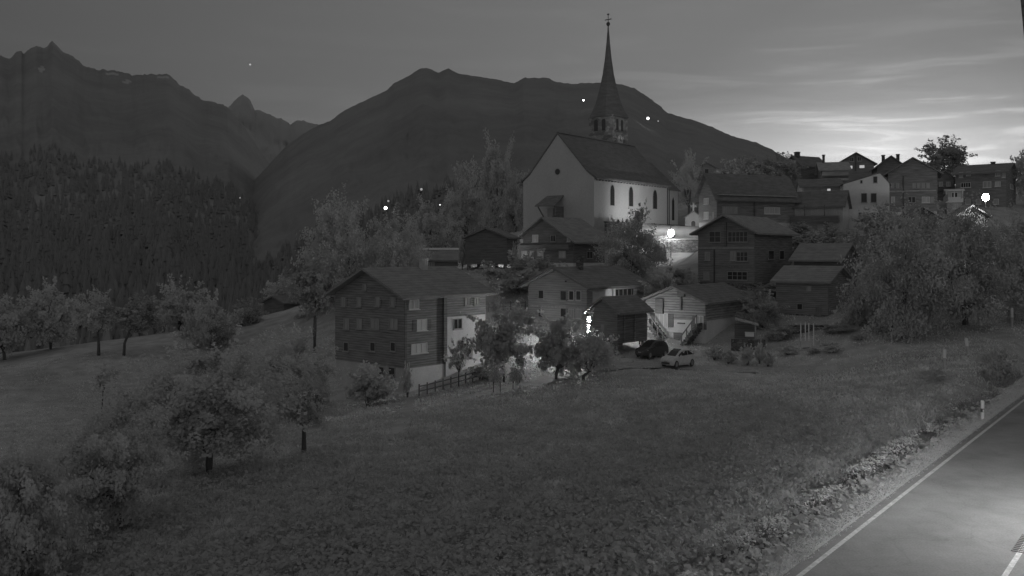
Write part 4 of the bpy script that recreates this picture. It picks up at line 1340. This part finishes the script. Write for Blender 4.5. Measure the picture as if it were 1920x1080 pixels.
def bush(label, px, py, d, wp, hp, key='bush0', group=None, name='shrub', cat='shrub', dz=0):
    p = W(px, py, d)
    zg = lz(p.x, d)
    t = thing(name, label, cat, (p.x, d, zg), 0, group)
    me, clus = VAR[key]
    rx = wp / 2 / F * d; rz_ = hp / 2 / F * d
    o_ = link('foliage', me, None, t)
    top_ = max(p.z - zg + rz_, .5)
    rz_ = top_ * .54; zc_ = top_ * .46
    o_.location = (0, 0, max(zc_, rz_ * .5)); o_.scale = (rx, rx * .9, rz_)
    b_ = MB()
    for k in range(4):
        a = k * 1.6
        b_.tube([(0, 0, -.3), (math.cos(a) * rx * .3, math.sin(a) * rx * .3, max(zc_, rz_ * .5))], [.05, .02], 5)
    b_.build('stem', M['bark'], t)
    return t


GF = 'trees round the left field'
tree('tree', 'broad round tree at the far left edge of the field', 'tree', 95, 138, 45, 148, 545, 648, 'round0', GF)
tree('tree', 'tree cut by the left picture edge beyond the field', 'tree', 8, 132, -45, 52, 566, 668, 'round1', GF)
tree('tree', 'round tree on a forked bare trunk in the left field', 'tree', 185, 121, 146, 215, 555, 632, 'round2', GF, nl=6, r0=.2)
tree('tree', 'tree with bare leaning trunk just right of the forked one', 'tree', 232, 121, 210, 302, 560, 628, 'dark1', GF, nl=6, r0=.18, lean=.6)
tree('tree', 'tallest crown in the row along the left field', 'tree', 335, 148, 292, 386, 538, 628, 'round3', GF)
tree('tree', 'bushy tree at the right end of the left field row', 'tree', 395, 128, 350, 446, 572, 690, 'round0', GF)
tree('tree', 'dark low tree before the bushy one at the field row end', 'tree', 408, 118, 372, 436, 604, 662, 'dark2', GF)
tree('tree', 'small tree on the slope left of the hut', 'tree', 462, 140, 436, 492, 568, 628, 'dark0', GF)
tree('tree', 'tree growing right behind the field hut', 'tree', 545, 156, 503, 582, 526, 592, 'round1', GF)
tree('tree', 'leafy tree on the slope between the hut and the tall chalet', 'tree', 590, 135, 562, 636, 560, 640, 'dark3', GF)
tree('tree', 'large round topped tree standing behind the tall chalet', 'tree', 640, 128, 572, 712, 394, 590, 'full0', None, depth=1)
tree('tree', 'tree with ragged top between the round tree and the low cottage', 'tree', 738, 125, 690, 792, 418, 545, 'full1', None)
tree('tree', 'low broad tree filling the gap left of the tall chalet', 'tree', 590, 112, 540, 645, 480, 600, 'dark1', None)
GFO = 'orchard trees in the lower left foreground'
tree('fruit_tree', 'largest foreground orchard tree with a wide drooping crown', 'tree', 392, 46, 268, 522, 664, 872, 'fore0', GFO, r0=.19, nl=16)
tree('fruit_tree', 'orchard tree in the lower left, second nearest the camera', 'tree', 230, 37, 100, 305, 765, 985, 'fore1', GFO, r0=.15, nl=14)
tree('fruit_tree', 'nearest orchard tree, cut by the left picture edge', 'tree', 40, 32, -75, 140, 850, 1100, 'fore2', GFO, r0=.15, nl=14)
tree('fruit_tree', 'slim orchard tree with bare slanting trunk, rightmost in the foreground', 'tree', 570, 51, 518, 622, 698, 812, 'fore3', GFO, r0=.13, nl=10)
tree('fruit_tree', 'orchard tree half behind the largest one, to its left', 'tree', 255, 58, 185, 320, 735, 850, 'fore4', GFO, r0=.14, nl=10)
tree('fruit_tree', 'orchard tree behind the slim one, in front of the tall chalet', 'tree', 545, 72, 470, 625, 640, 770, 'fore1', GFO, r0=.14, nl=10)
tree('sapling', 'thin lone sapling in the left field', 'sapling', 190, 62, 176, 218, 690, 735, 'sprig0', None, r0=.05, nl=4)
GC = 'lamplit trees between the tall chalet and the barn'
tree('fruit_tree', 'brightest lamplit tree right of the tall chalet', 'tree', 945, 84, 882, 1002, 574, 712, 'airy0', GC, r0=.13)
tree('fruit_tree', 'lamplit tree with dark trunk in front of the grey gabled house', 'tree', 1043, 84, 996, 1108, 598, 702, 'airy1', GC, r0=.16)
tree('fruit_tree', 'dark tree before the left corner of the black barn', 'tree', 1094, 83, 1078, 1152, 626, 706, 'round1', GC, r0=.14)
tree('fruit_tree', 'small tree at the white stair bay of the tall chalet', 'tree', 860, 84, 838, 884, 640, 705, 'sprig1', GC, r0=.06)
for k, px in enumerate((925, 938, 962, 975)):
    tree('sapling', ('leftmost', 'second', 'third', 'rightmost')[k] + ' of four thin saplings on the lamplit grass below the orchard tree', 'sapling', px, 79, px - 9, px + 9, 688, 722, 'sprig%d' % (k % 2), 'thin saplings on the lamplit grass', r0=.035, nl=3)
tree('tree', 'large tree in front of the churchyard wall, left of the dazzling lamp', 'tree', 1185, 120, 1124, 1240, 424, 548, 'big1', None, r0=.3, nl=12)
tree('tree', 'small dark treetop rising against the white church wall', 'tree', 1196, 128, 1182, 1216, 383, 440, 'twig0', None, r0=.12)
tree('tree', 'lamplit leafy tree right of the tall chalet roof', 'tree', 970, 114, 905, 1040, 484, 560, 'airy2', None, r0=.15)
tree('tree', 'leafy tree behind the grey house beside its roof', 'tree', 1225, 108, 1196, 1262, 520, 566, 'airy0', None, r0=.1)
GR = 'dark trees on the right slope'
tree('tree', 'big dark tree mass right of the two barns', 'tree', 1690, 92, 1608, 1786, 432, 656, 'big0', GR, r0=.3, depth=1)
tree('tree', 'dark spreading tree below the upper street lamp', 'tree', 1810, 96, 1716, 1900, 412, 630, 'big1', GR, r0=.3, depth=1)
tree('tree', 'dark tree cut by the right picture edge above the posts', 'tree', 1915, 100, 1858, 1990, 420, 620, 'big2', GR, r0=.25)
tree('tree', 'small dark tree under the white gable house', 'tree', 1652, 128, 1606, 1706, 398, 488, 'dark0', GR)
tree('tree', 'dark tree just right of the white gable house tree', 'tree', 1720, 122, 1680, 1772, 408, 500, 'dark3', GR)
tree('tree', 'dark low tree at the corner of the lower barn', 'tree', 1615, 98, 1580, 1650, 540, 630, 'dark2', GR)
tree('tree', 'airy tall tree on the skyline between two houses', 'tree', 1772, 196, 1728, 1814, 268, 340, 'dark0', None, r0=.3, nl=14)
tree('tree', 'tree on the skyline cut by the right picture edge', 'tree', 1922, 170, 1902, 1950, 290, 372, 'round1', None)
GT = 'dark trees beside the church and long house'
tree('tree', 'tall dark pointed tree left of the church gable', 'tree', 928, 172, 890, 972, 282, 450, 'tall0', GT)
tree('tree', 'dark tree at the left foot of the church gable', 'tree', 968, 168, 935, 992, 340, 450, 'tall1', GT)
tree('tree', 'dark tall tree further left of the church', 'tree', 872, 178, 838, 912, 318, 462, 'tall2', GT)
tree('tree', 'dark tree behind the low cottage', 'tree', 808, 170, 765, 850, 388, 490, 'tall0', GT)
tree('tree', 'dark conifer shaped tree between choir and long house', 'tree', 1292, 182, 1262, 1322, 300, 400, 'tall1', GT)
tree('tree', 'dark crown above the left part of the long house roof', 'tree', 1385, 168, 1352, 1420, 300, 350, 'dark3', GT)
tree('tree', 'dark crown above the right part of the long house roof', 'tree', 1462, 172, 1425, 1500, 296, 352, 'dark0', GT)
GB = 'shrubs round the houses'
bush('leafy shrub under the barn legs left of the dark car', 1122, 678, 88, 44, 26, 'bush0', GB)
bush('pale shrub on the right end of the big black barn', 965, 480, 122, 12, 36, 'bush1', GB)
bush('lamplit shrub on top of the low cottage wall, left of the big barn', 867, 458, 130, 14, 22, 'bush2', GB)
bush('shrub left of the tall chalet at its pale base', 690, 715, 80, 90, 50, 'bush0', GB)
bush('dark shrub at the front corner of the tall chalet', 764, 716, 82, 20, 54, 'bush1', GB)
bush('lamplit shrub beside the rail fence of the tall chalet', 905, 700, 86, 44, 30, 'bush2', GB)
bush('lamplit shrub right of the grey house roof', 1250, 540, 108, 44, 34, 'bush0', GB)
for px, py, d, wp, hp, k, lab in ((1428, 588, 104, 74, 66, 'dark0', 'dense dark shrub between the tall timber house and the weathered barn'), (1398, 572, 110, 46, 46, 'dark1', 'dark shrub behind the roof end of the log chalet'),
                               (1462, 632, 98, 56, 40, 'dark2', 'dark shrub left of the bean poles below the weathered barn'), (1570, 628, 96, 60, 40, 'dark3', 'dark shrub right of the bean poles below the weathered barn'),
                               (1440, 548, 116, 70, 30, 'dark2', 'dark shrub at the foot of the tall timber house')):
    bush(lab, px, py, d, wp, hp, k, GB)
bush('dark shrub behind the rear of the white car', 1340, 661, 94, 30, 22, 'bush2', GB)
for k, (px, py, wp, hp, lab) in enumerate(((1366, 668, 26, 16, 'low weedy bush first right of the white car'), (1402, 662, 30, 24, 'weedy bush below the lean-to shelter'), (1440, 668, 22, 13, 'very low weedy bush between lean-to and bean poles'),
                                           (1478, 660, 34, 22, 'weedy bush beneath the left bean pole'), (1524, 664, 26, 14, 'low weedy bush right of the bean poles'), (1560, 655, 40, 22, 'larger weedy bush before the dark tree mass'),
                                           (1608, 652, 28, 14, 'rightmost weedy bush along the lane'), (1424, 655, 16, 22, 'narrow upright weedy bush behind the low ones'))):
    bush(lab, px, py, 92 - (k % 3) * 1.3, wp, hp, ('weed0', 'bush1', 'weed0', 'bush2')[k % 4], 'weedy bushes along the lane')
for px, py, d, wp, hp, k, lab in ((1540, 447, 130, 110, 34, 'dark1', 'dark shrub above the ridge of the upper black barn'), (1268, 520, 120, 54, 26, 'dark2', 'shrub on the grassy bank under the lit lane'),
                                  (1298, 538, 114, 40, 30, 'dark0', 'shrub at the left corner of the tall timber house'), (1600, 470, 124, 60, 44, 'dark3', 'dark shrub between the black barns and the white house'), (1500, 430, 140, 40, 22, 'dark0', 'shrub under the balcony of the low balcony house')):
    bush(lab, px, py, d, wp, hp, k, GB)
bush('bank shrub below the first white marker post', 1752, 706, 68, 50, 26, 'weed0', 'shrubs on the roadside bank')
bush('bank shrub on the grassy crest right of the marker posts', 1872, 672, 72, 60, 30, 'weed0', 'shrubs on the roadside bank')


# ------------------------------------------------------------------ posts and fences
def post(name, lab, px, yt, d, w, m1, m2, split, lean=0, group=None, cat='post', band=False):
    p = W(px, HY, d)
    zg = lz(p.x, d); zt_ = W(px, yt, d).z
    h = max(zt_ - zg, .9)
    t = thing(name, lab, cat, (p.x, d, zg), 0, group)
    t.rotation_euler = (0, lean, 0)
    zs = h * split
    MB().tube([(0, 0, -.4), (0, 0, zs)], [w * .45, w * .45], 8).build('stake', M[m2], t)
    b_ = MB().tube([(0, 0, zs), (0, 0, h - .03), (0, 0, h)], [w / 2, w / 2, w * .35], 8)
    b_.build('marker', M[m1], t)
    if band:
        MB().tube([(0, 0, h * .42), (0, 0, h * .60)], [w * .56, w * .56], 8).build('band', M['iron'], t)
        MB().box(-.03, .03, -w * .58, -w * .40, h * .44, h * .56).build('reflector', M['white'], t)
    return t


GP = 'white topped marker posts along the bank'
post('marker_post', 'leaning white topped stake, leftmost of the marker posts', 1771, 655, 75, 0.30, 'white', 'wood_pale', .55, 0, GP)
post('marker_post', 'white topped stake leaning left, second from left', 1816, 634, 80, 0.30, 'white', 'wood_pale', .55, R(-8), GP)
post('marker_post', 'shortest thin marker post, close to the tallest one', 1866, 590, 98, 0.24, 'white', 'wood_pale', .3, R(-4), GP)
post('marker_post', 'tallest white topped stake at the right edge', 1897, 577, 95, 0.32, 'white', 'wood_pale', .5, 0, GP)
post('guide_post', 'white roadside guide post with a black band beside the road edge line', 1842, 751, 52.3, .20, 'white', 'white', .3, 0, None, 'post', True)
# bean poles with planter
bp_ = thing('bean_frame', 'four pale upright bean poles joined by a bottom rail above a pale box', 'trellis', (W(1500, 640, 93).x, 93, lz(W(1500, 640, 93).x, 93)), 0)
zt_ = W(1500, 606, 93).z - bp_.location.z
zb_ = W(1500, 637, 93).z - bp_.location.z
for px in (1501.5, 1510, 1516.5, 1525.5):
    x = (px - 1500) / F * 93
    MB().tube([(x, 0, -.3), (x, 0, zt_)], [.06, .055], 6).build('pole', M['white'], bp_)
MB().box(0, 1.5, -.03, .03, zb_ - .05, zb_ + .05).build('rail', M['wood_pale'], bp_)
o = MB().box(0, .95, -.4, -.08, zb_ - .75, zb_ - .1).build('planter', M['plaster_grey'], bp_)
# pale pole by the barns
p = W(1443, HY, 108)
o = MB().tube([(0, 0, -.5), (0, 0, W(1443, 542, 108).z - lz(p.x, 108))], [.16, .14], 8).build('pole', M['plaster_grey'])
o.location = (p.x, 108, lz(p.x, 108)); tag(o, 'short thick pale pole standing left of the two barns', 'pole')


def rail_fence(lab, pts_, h=1.1, rails=(.45, .9), m='wood_post', n=7):
    w_ = [Vector(((px - HX) / F * d, d, lz((px - HX) / F * d, d))) for px, d in pts_]
    t = thing('rail_fence', lab, 'fence', w_[0])
    P0 = w_[0]
    seq = []
    for i in range(len(w_) - 1):
        for k in range(n):
            f_ = k / n
            q = w_[i].lerp(w_[i + 1], f_); q.z = lz(q.x, q.y); seq.append(q - P0)
    seq.append(w_[-1] - P0)
    for q in seq: MB().box(q.x - .06, q.x + .06, q.y - .06, q.y + .06, q.z - .4, q.z + h).build('post', M[m], t)
    for zr_ in rails:
        MB().tube([tuple(q + Vector((0, -.07, zr_))) for q in seq], [.055] * len(seq), 6).build('rail', M[m], t)


rail_fence('wooden rail fence climbing from the tall chalet base towards the orchard trees', [(786, 82.5), (860, 84.5), (924, 87)], n=5)
rail_fence('wooden rail fence on the bank right of the tall chalet roof', [(902, 108), (985, 109)], n=6)


# ------------------------------------------------------------------ cars
def car(lab, px, py, d, heading, paint, m_light='lampglass'):
    p = W(px, py, d)
    zg = lz(p.x, d) + .06
    t = thing('parked_car', lab, 'car', (p.x, d, zg), heading, 'cars parked beside the barn')
    t.scale = (.95, 1.0, 1.2)
    st_ = [  # x, halfwidth, zbottom, belt, roof z, roof halfwidth
        (-2.0, .70, .42, .80, .86, .55), (-1.92, .80, .30, .90, 1.02, .58), (-1.72, .86, .24, .95, 1.30, .60), (-1.35, .87, .22, .95, 1.44, .62), (-.6, .88, .20, .94, 1.50, .64),
        (.0, .88, .20, .92, 1.49, .64), (.45, .88, .20, .91, 1.36, .62), (.85, .88, .20, .92, 1.10, .66), (1.12, .87, .20, .90, .97, .70), (1.6, .84, .22, .82, .87, .66), (1.9, .76, .26, .70, .76, .58), (2.02, .62, .32, .60, .64, .45)]
    vs, fs = [], []
    for x, hw, zb, bl, rf, rw in st_:
        half = [(hw * .88, zb), (hw, zb + .16), (hw * 1.0, (zb + bl) / 2), (hw * .97, bl), (rw + (hw - rw) * .15, rf - .06), (rw * .86, rf)]
        sec = half + [(-y, z) for y, z in reversed(half)]
        vs += [(x, y, z) for y, z in sec]
    n_ = 12
    for i in range(len(st_) - 1):
        for k in range(n_):
            fs.append((i * n_ + k, i * n_ + (k + 1) % n_, (i + 1) * n_ + (k + 1) % n_, (i + 1) * n_ + k))
    fs.append(tuple(range(n_ - 1, -1, -1))); fs.append(tuple(range((len(st_) - 1) * n_, len(st_) * n_)))
    bo = MB().add(vs, fs).build('body', M[paint], t, smooth=False)

    def sec_pt(i, f_):
        x, hw, zb, bl, rf, rw = st_[i]
        a_ = Vector((x, hw * .97, bl)); b2 = Vector((x, rw + (hw - rw) * .15, rf - .06))
        return a_.lerp(b2, f_)
    for sg in (1, -1):
        for (i0, i1) in ((2, 4), (4, 6), (6, 7)):
            pts_ = [sec_pt(i, .12) for i in range(i0, i1 + 1)] + [sec_pt(i, .9) for i in range(i1, i0 - 1, -1)]
            if i0 == 4: pts_ = pts_
            ce = sum(pts_, Vector()) / len(pts_)
            pts_ = [ce + (q - ce) * .93 + Vector((0, .015, .006)) for q in pts_]
            pts_ = [Vector((q.x, q.y * sg, q.z)) for q in pts_]
            inn = [q - Vector((0, .02 * sg, .01)) for q in pts_]
            k = len(pts_)
            MB().add(pts_ + inn, [tuple(range(k)), tuple(range(2 * k - 1, k - 1, -1))] + [(i, (i + 1) % k, (i + 1) % k + k, i + k) for i in range(k)]).build('side_window', M['glass'], t)
    for (i0, i1, f0, nm) in ((5, 8, 1, 'windscreen'), (0, 2, 1, 'rear_window')):
        row = []
        for i in range(i0, i1 + 1):
            x, hw, zb, bl, rf, rw = st_[i]
            row.append((x, rw * .80, rf + .012))
        if nm == 'rear_window': row = row[1:]
        vs = [(x, y, z) for x, y, z in row] + [(x, -y, z) for x, y, z in row]
        k = len(row)
        MB().add(vs, [(i, i + 1, i + 1 + k, i + k) for i in range(k - 1)]).build(nm, M['glass'], t)
    for x in (-1.28, 1.28):
        for sg in (1, -1):
            wt = MB()
            wt.v = []
            prof_ = [(.20, -.09), (.29, -.10), (.32, -.06), (.32, .06), (.29, .10), (.20, .09)]
            vs, fs = [], []
            for r_, w_ in prof_:
                for k in range(18):
                    a = 2 * math.pi * k / 18; vs.append((x + r_ * math.cos(a), sg * .80 + w_, .32 + r_ * math.sin(a)))
            for i in range(5):
                for k in range(18): fs.append((i * 18 + k, i * 18 + (k + 1) % 18, (i + 1) * 18 + (k + 1) % 18, (i + 1) * 18 + k))
            wh = wt.add(vs, fs).build('wheel', M['tyre'], t)
            rm = MB()
            vs = [(x + .205 * math.cos(2 * math.pi * k / 18), sg * .885, .32 + .205 * math.sin(2 * math.pi * k / 18)) for k in range(18)]
            vs2 = [(q[0], sg * .75, q[2]) for q in vs]
            rm.add(vs + vs2, [tuple(range(18)), tuple(range(35, 17, -1))] + [(i, (i + 1) % 18, (i + 1) % 18 + 18, i + 18) for i in range(18)])
            rm.build('rim', M['rim'], wh)
    for sg in (1, -1):
        MB().add([(1.86, sg * .50, .62), (1.80, sg * .76, .66), (1.55, sg * .86, .74), (1.62, sg * .80, .80), (1.84, sg * .55, .72), (1.95, sg * .50, .60)],
                 [(0, 1, 2, 3, 4), (0, 5, 4), (0, 1, 5)]).build('headlight', M[m_light], t)
        MB().box(.62, .80, sg * .90, sg * 1.06, .92, 1.05).build('mirror', M[paint], t)
    MB().box(2.0, 2.05, -.52, .52, .33, .50).build('grille', M['tyre'], t)
    MB().box(1.99, 2.055, -.2, .2, .515, .59).build('number_plate', M['frame_grey'], t)
    return t


car('white hatchback parked facing left in front of the lamplit log chalet', 1271, 684, 90.5, R(180 + 40), 'car_white')
car('dark hatchback parked beside the black barn, left of the white car', 1222, 672, 95, R(180 + 40), 'car_dark')
b = MB().lathe([(.16, 0), (.24, .1), (.26, .5), (.22, .52)], 12)
o = b.build('flower_pot', M['plaster']); p = W(1318, 655, 96); o.location = (p.x, p.y, lz(p.x, p.y)); o.scale = (1.3, 1.3, 1.5)
tag(o, 'white flower pot at the foot of the right stair of the log chalet', 'pot')
# wheelbarrow-free: low stone garden wall by the barns
gw = MB().box(-1.9, 1.9, -.2, .2, -1, .7); gw.box(-1.95, 1.95, -.25, .25, .7, .8)
o = gw.build('garden_wall', M['stone_dark']); p = W(1512, 592, 99); o.location = (p.x, p.y, lz(p.x, p.y)); tag(o, 'low stone garden wall in front of the weathered barn', 'wall')

# ------------------------------------------------------------------ meadow grass, weeds and flowers
rg = np.random.default_rng(77)


def rs(x, y):
    return -((x - ROAD0[0]) * RN[0] + (y - ROAD0[1]) * RN[1])


def scatter(n, y0, y1, k0=-.62, k1=.62):
    u = rg.random(n)
    Y_ = 1 / (1 / y0 - u * (1 / y0 - 1 / y1))
    X_ = (k0 + (k1 - k0) * rg.random(n)) * Y_
    return X_, Y_


X_, Y_ = scatter(620000, 23, 125)
s_r = rs(X_, Y_)
clump = np.sin(X_ * .7 + 1.3 * np.sin(Y_ * .35)) * np.cos(Y_ * .55 + 1.1 * np.sin(X_ * .42)) * .5 + .5
clump = .5 * clump + .5 * (np.sin(X_ * 2.3 + 2 * np.sin(Y_ * 1.7)) * np.cos(Y_ * 2.1 + np.sin(X_ * 1.9)) * .5 + .5)
ok = (s_r > .55) & (rg.random(len(X_)) < .35 + .65 * clump)
ok &= ~((np.abs(X_ + 13) < 7.5) & (Y_ > 84) & (Y_ < 108))
far = (Y_ > 84) & (X_ > -2)
ok &= ~((s_r > 3.0) & (s_r < 5.0) & (rg.random(len(X_)) < .6))
ok &= ~(far & (rg.random(len(X_)) < .3))
for sq, wl in LANES:
    cand = np.where(ok & (X_ > sq[:, 0].min() - 3) & (X_ < sq[:, 0].max() + 3) & (Y_ > sq[:, 1].min() - 3) & (Y_ < sq[:, 1].max() + 3))[0]
    for i0 in range(0, len(cand), 20000):
        c_ = cand[i0:i0 + 20000]
        dm_ = np.sqrt(((X_[c_][:, None] - sq[None, :, 0]) ** 2 + (Y_[c_][:, None] - sq[None, :, 1]) ** 2).min(1))
        ok[c_[dm_ < wl * rg.uniform(.55, 1.05, len(c_))]] = False
X_, Y_, s_r, clump = X_[ok], Y_[ok], s_r[ok], clump[ok]
n = len(X_)
Z_ = land(X_, Y_)
hgt_ = (.10 + .34 * clump * rg.uniform(.4, 1.3, n)) * np.clip((s_r - .3) / 2.0, .35, 1) * np.where(X_ < -30, .6, 1.0) * np.where(Y_ > 80, .7, 1)
wd = rg.uniform(.018, .05, n) * (Y_ / 30) ** .8
ang_ = rg.uniform(0, 2 * np.pi, n)
lean_ = rg.normal(0, .45, (n, 2)) * hgt_[:, None]
p = np.stack([X_, Y_, Z_ - .03], 1)
sd = np.stack([np.cos(ang_) * wd, np.sin(ang_) * wd, np.zeros(n)], 1)
tp = p + np.stack([lean_[:, 0], lean_[:, 1], hgt_], 1)
mid = p * .45 + tp * .55 + np.stack([np.zeros(n), np.zeros(n), hgt_ * .12], 1)
V = np.stack([p - sd * .5, mid + sd * .8, tp, mid - sd * .8], 1).reshape(-1, 3)
o = link('meadow_grass', np_mesh('meadow_grass', V, 4), M['grass'])
tag(o, 'tall uncut meadow grass between the road and the village', 'grass', kind='stuff')


def flecks(name, lab, X_, Y_, h0, h1, size, m, per=1, spread=0.0, stem=False):
    n = len(X_)
    Z_ = land(X_, Y_) + rg.uniform(h0, h1, n)
    c = np.repeat(np.stack([X_, Y_, Z_], 1), per, 0)
    k = len(c)
    c = c + rg.normal(0, 1, (k, 3)) * np.array((spread, spread, spread * .35))
    nr = rg.normal(0, .5, (k, 3)) + np.array((0, -.25, 1.0)); nr /= np.linalg.norm(nr, axis=1)[:, None]
    a = np.cross(nr, rg.normal(size=(k, 3))); a /= np.linalg.norm(a, axis=1)[:, None]
    bb = np.cross(nr, a)
    s = (size * rg.uniform(.5, 1.5, k))[:, None]
    V = np.stack([c - a * s, c + bb * s * .7, c + a * s, c - bb * s * .7], 1).reshape(-1, 3)
    if stem:
        p0 = np.stack([X_, Y_, land(X_, Y_) - .05], 1); p1 = np.stack([X_, Y_, Z_], 1)
        w_ = np.array((.012, .0, 0))
        V = np.concatenate([V, np.stack([p0 - w_, p0 + w_, p1 + w_, p1 - w_], 1).reshape(-1, 3)])
    o = link(name, np_mesh(name, V, 4), M[m])
    tag(o, lab, 'flowers' if m == 'petal' else 'weeds', kind='stuff')
    return o


# pale umbels along the ditch, thickest in the middle
t_ = rg.normal(11, 9, 1300)
sft = rg.uniform(1.6, 2.9, 1300)
q = ROAD0[None] + RD[None] * t_[:, None] - RN[None] * sft[:, None]
den = np.sin(t_ * 1.1) + np.sin(t_ * .37 + 1) + .6 * np.sin(t_ * 2.7)
keep = (den > .2) & (q[:, 1] > 22)
q = q[keep]
flecks('roadside_flowers', 'pale flowering weeds in clumps along the roadside ditch', q[:, 0], q[:, 1], .45, .95, .045, 'petal', 11, .085)
# broad leaved weeds in the ditch and over the right of the meadow
X2, Y2 = scatter(11000, 24, 70, -.55, .55)
s2 = rs(X2, Y2); k_ = (s2 > 1.0) & (s2 < 60) & (rg.random(len(X2)) < np.clip(1.2 - s2 / 40, .25, 1))
flecks('meadow_weeds', 'broad leaved weeds scattered over the right side of the meadow', X2[k_], Y2[k_], .18, .60, .10, 'leaf_dark', 9, .20)
X3, Y3 = scatter(2600, 24, 70, -.35, .55)
s3 = rs(X3, Y3); k_ = (s3 > 2.2) & (rg.random(len(X3)) < np.clip(1.1 - s3 / 30, .06, 1))
flecks('meadow_flowers', 'tiny white wildflowers sprinkled over the meadow', X3[k_], Y3[k_], .3, .5, .030, 'petal', 2, .06)
# rank growth on the ditch lip, shading it and coloured dark as shadow
t5 = rg.normal(14, 16, 60000); s5 = rg.uniform(1.7, 3.0, 60000)
c5 = np.sin(t5 * 1.1) + np.sin(t5 * .37 + 1) + .7 * np.sin(t5 * 3.1 + s5) + rg.normal(0, .4, 60000)
q5 = ROAD0[None] + RD[None] * t5[:, None] - RN[None] * s5[:, None]
k_ = (q5[:, 1] > 21) & (t5 < 52) & (c5 > -.6)
q5, c5 = q5[k_], c5[k_]; n5 = len(q5)
h5 = (.30 + .16 * np.clip(c5 + .6, 0, 2.5)) * rg.uniform(.5, 1.25, n5)
a5 = rg.uniform(0, 6.28, n5); w5 = rg.uniform(.012, .04, n5)
p5 = np.stack([q5[:, 0], q5[:, 1], land(q5[:, 0], q5[:, 1]) - .03], 1)
d5 = np.stack([np.cos(a5) * w5, np.sin(a5) * w5, 0 * w5], 1)
e5 = p5 + np.stack([rg.normal(0, .35, n5) * h5, rg.normal(0, .35, n5) * h5, h5], 1)
m5 = p5 * .5 + e5 * .5 + np.stack([0 * h5, 0 * h5, h5 * .12], 1)
M['weed'] = mat_noise('shadow_dark_weeds', .30, .25, (.8, .8, .8), .9, transl=.2, spec=.05)
o = link('roadside_weeds', np_mesh('roadside_weeds', np.stack([p5 - d5 * .5, m5 + d5, e5, m5 - d5], 1).reshape(-1, 3), 4), M['weed'])
tag(o, 'rank weeds coloured dark to paint the ditch shadow beside the road', 'weeds', kind='stuff')
# short verge grass beside the asphalt
t4 = rg.uniform(-6, 60, 22000); s4 = rg.uniform(.32, 2.0, 22000)
q4 = ROAD0[None] + RD[None] * t4[:, None] - RN[None] * s4[:, None]
flecks('verge_grass', 'short pale grass on the verge beside the white edge line', q4[:, 0], q4[:, 1], .01, .10, .026, 'leaf', 3, .05)

# ------------------------------------------------------------------ air over the valley
HAZE = 3.2e-5
b = MB().box(-9000, 9000, -300, 9500, -900, 2600)
hz_ = b.build('haze', bpy.data.materials.new('haze_air'))
hm = hz_.data.materials[0]; hm.use_nodes = True; ht = hm.node_tree; ht.nodes.clear()
pv = nd(ht, 'ShaderNodeVolumePrincipled'); pv.inputs['Color'].default_value = g(.9); pv.inputs['Density'].default_value = HAZE
ho = nd(ht, 'ShaderNodeOutputMaterial'); ht.links.new(pv.outputs[0], ho.inputs['Volume'])
tag(hz_, kind='stuff', label='thin morning haze filling the valley', cat='haze')
scene.cycles.volume_bounces = 0
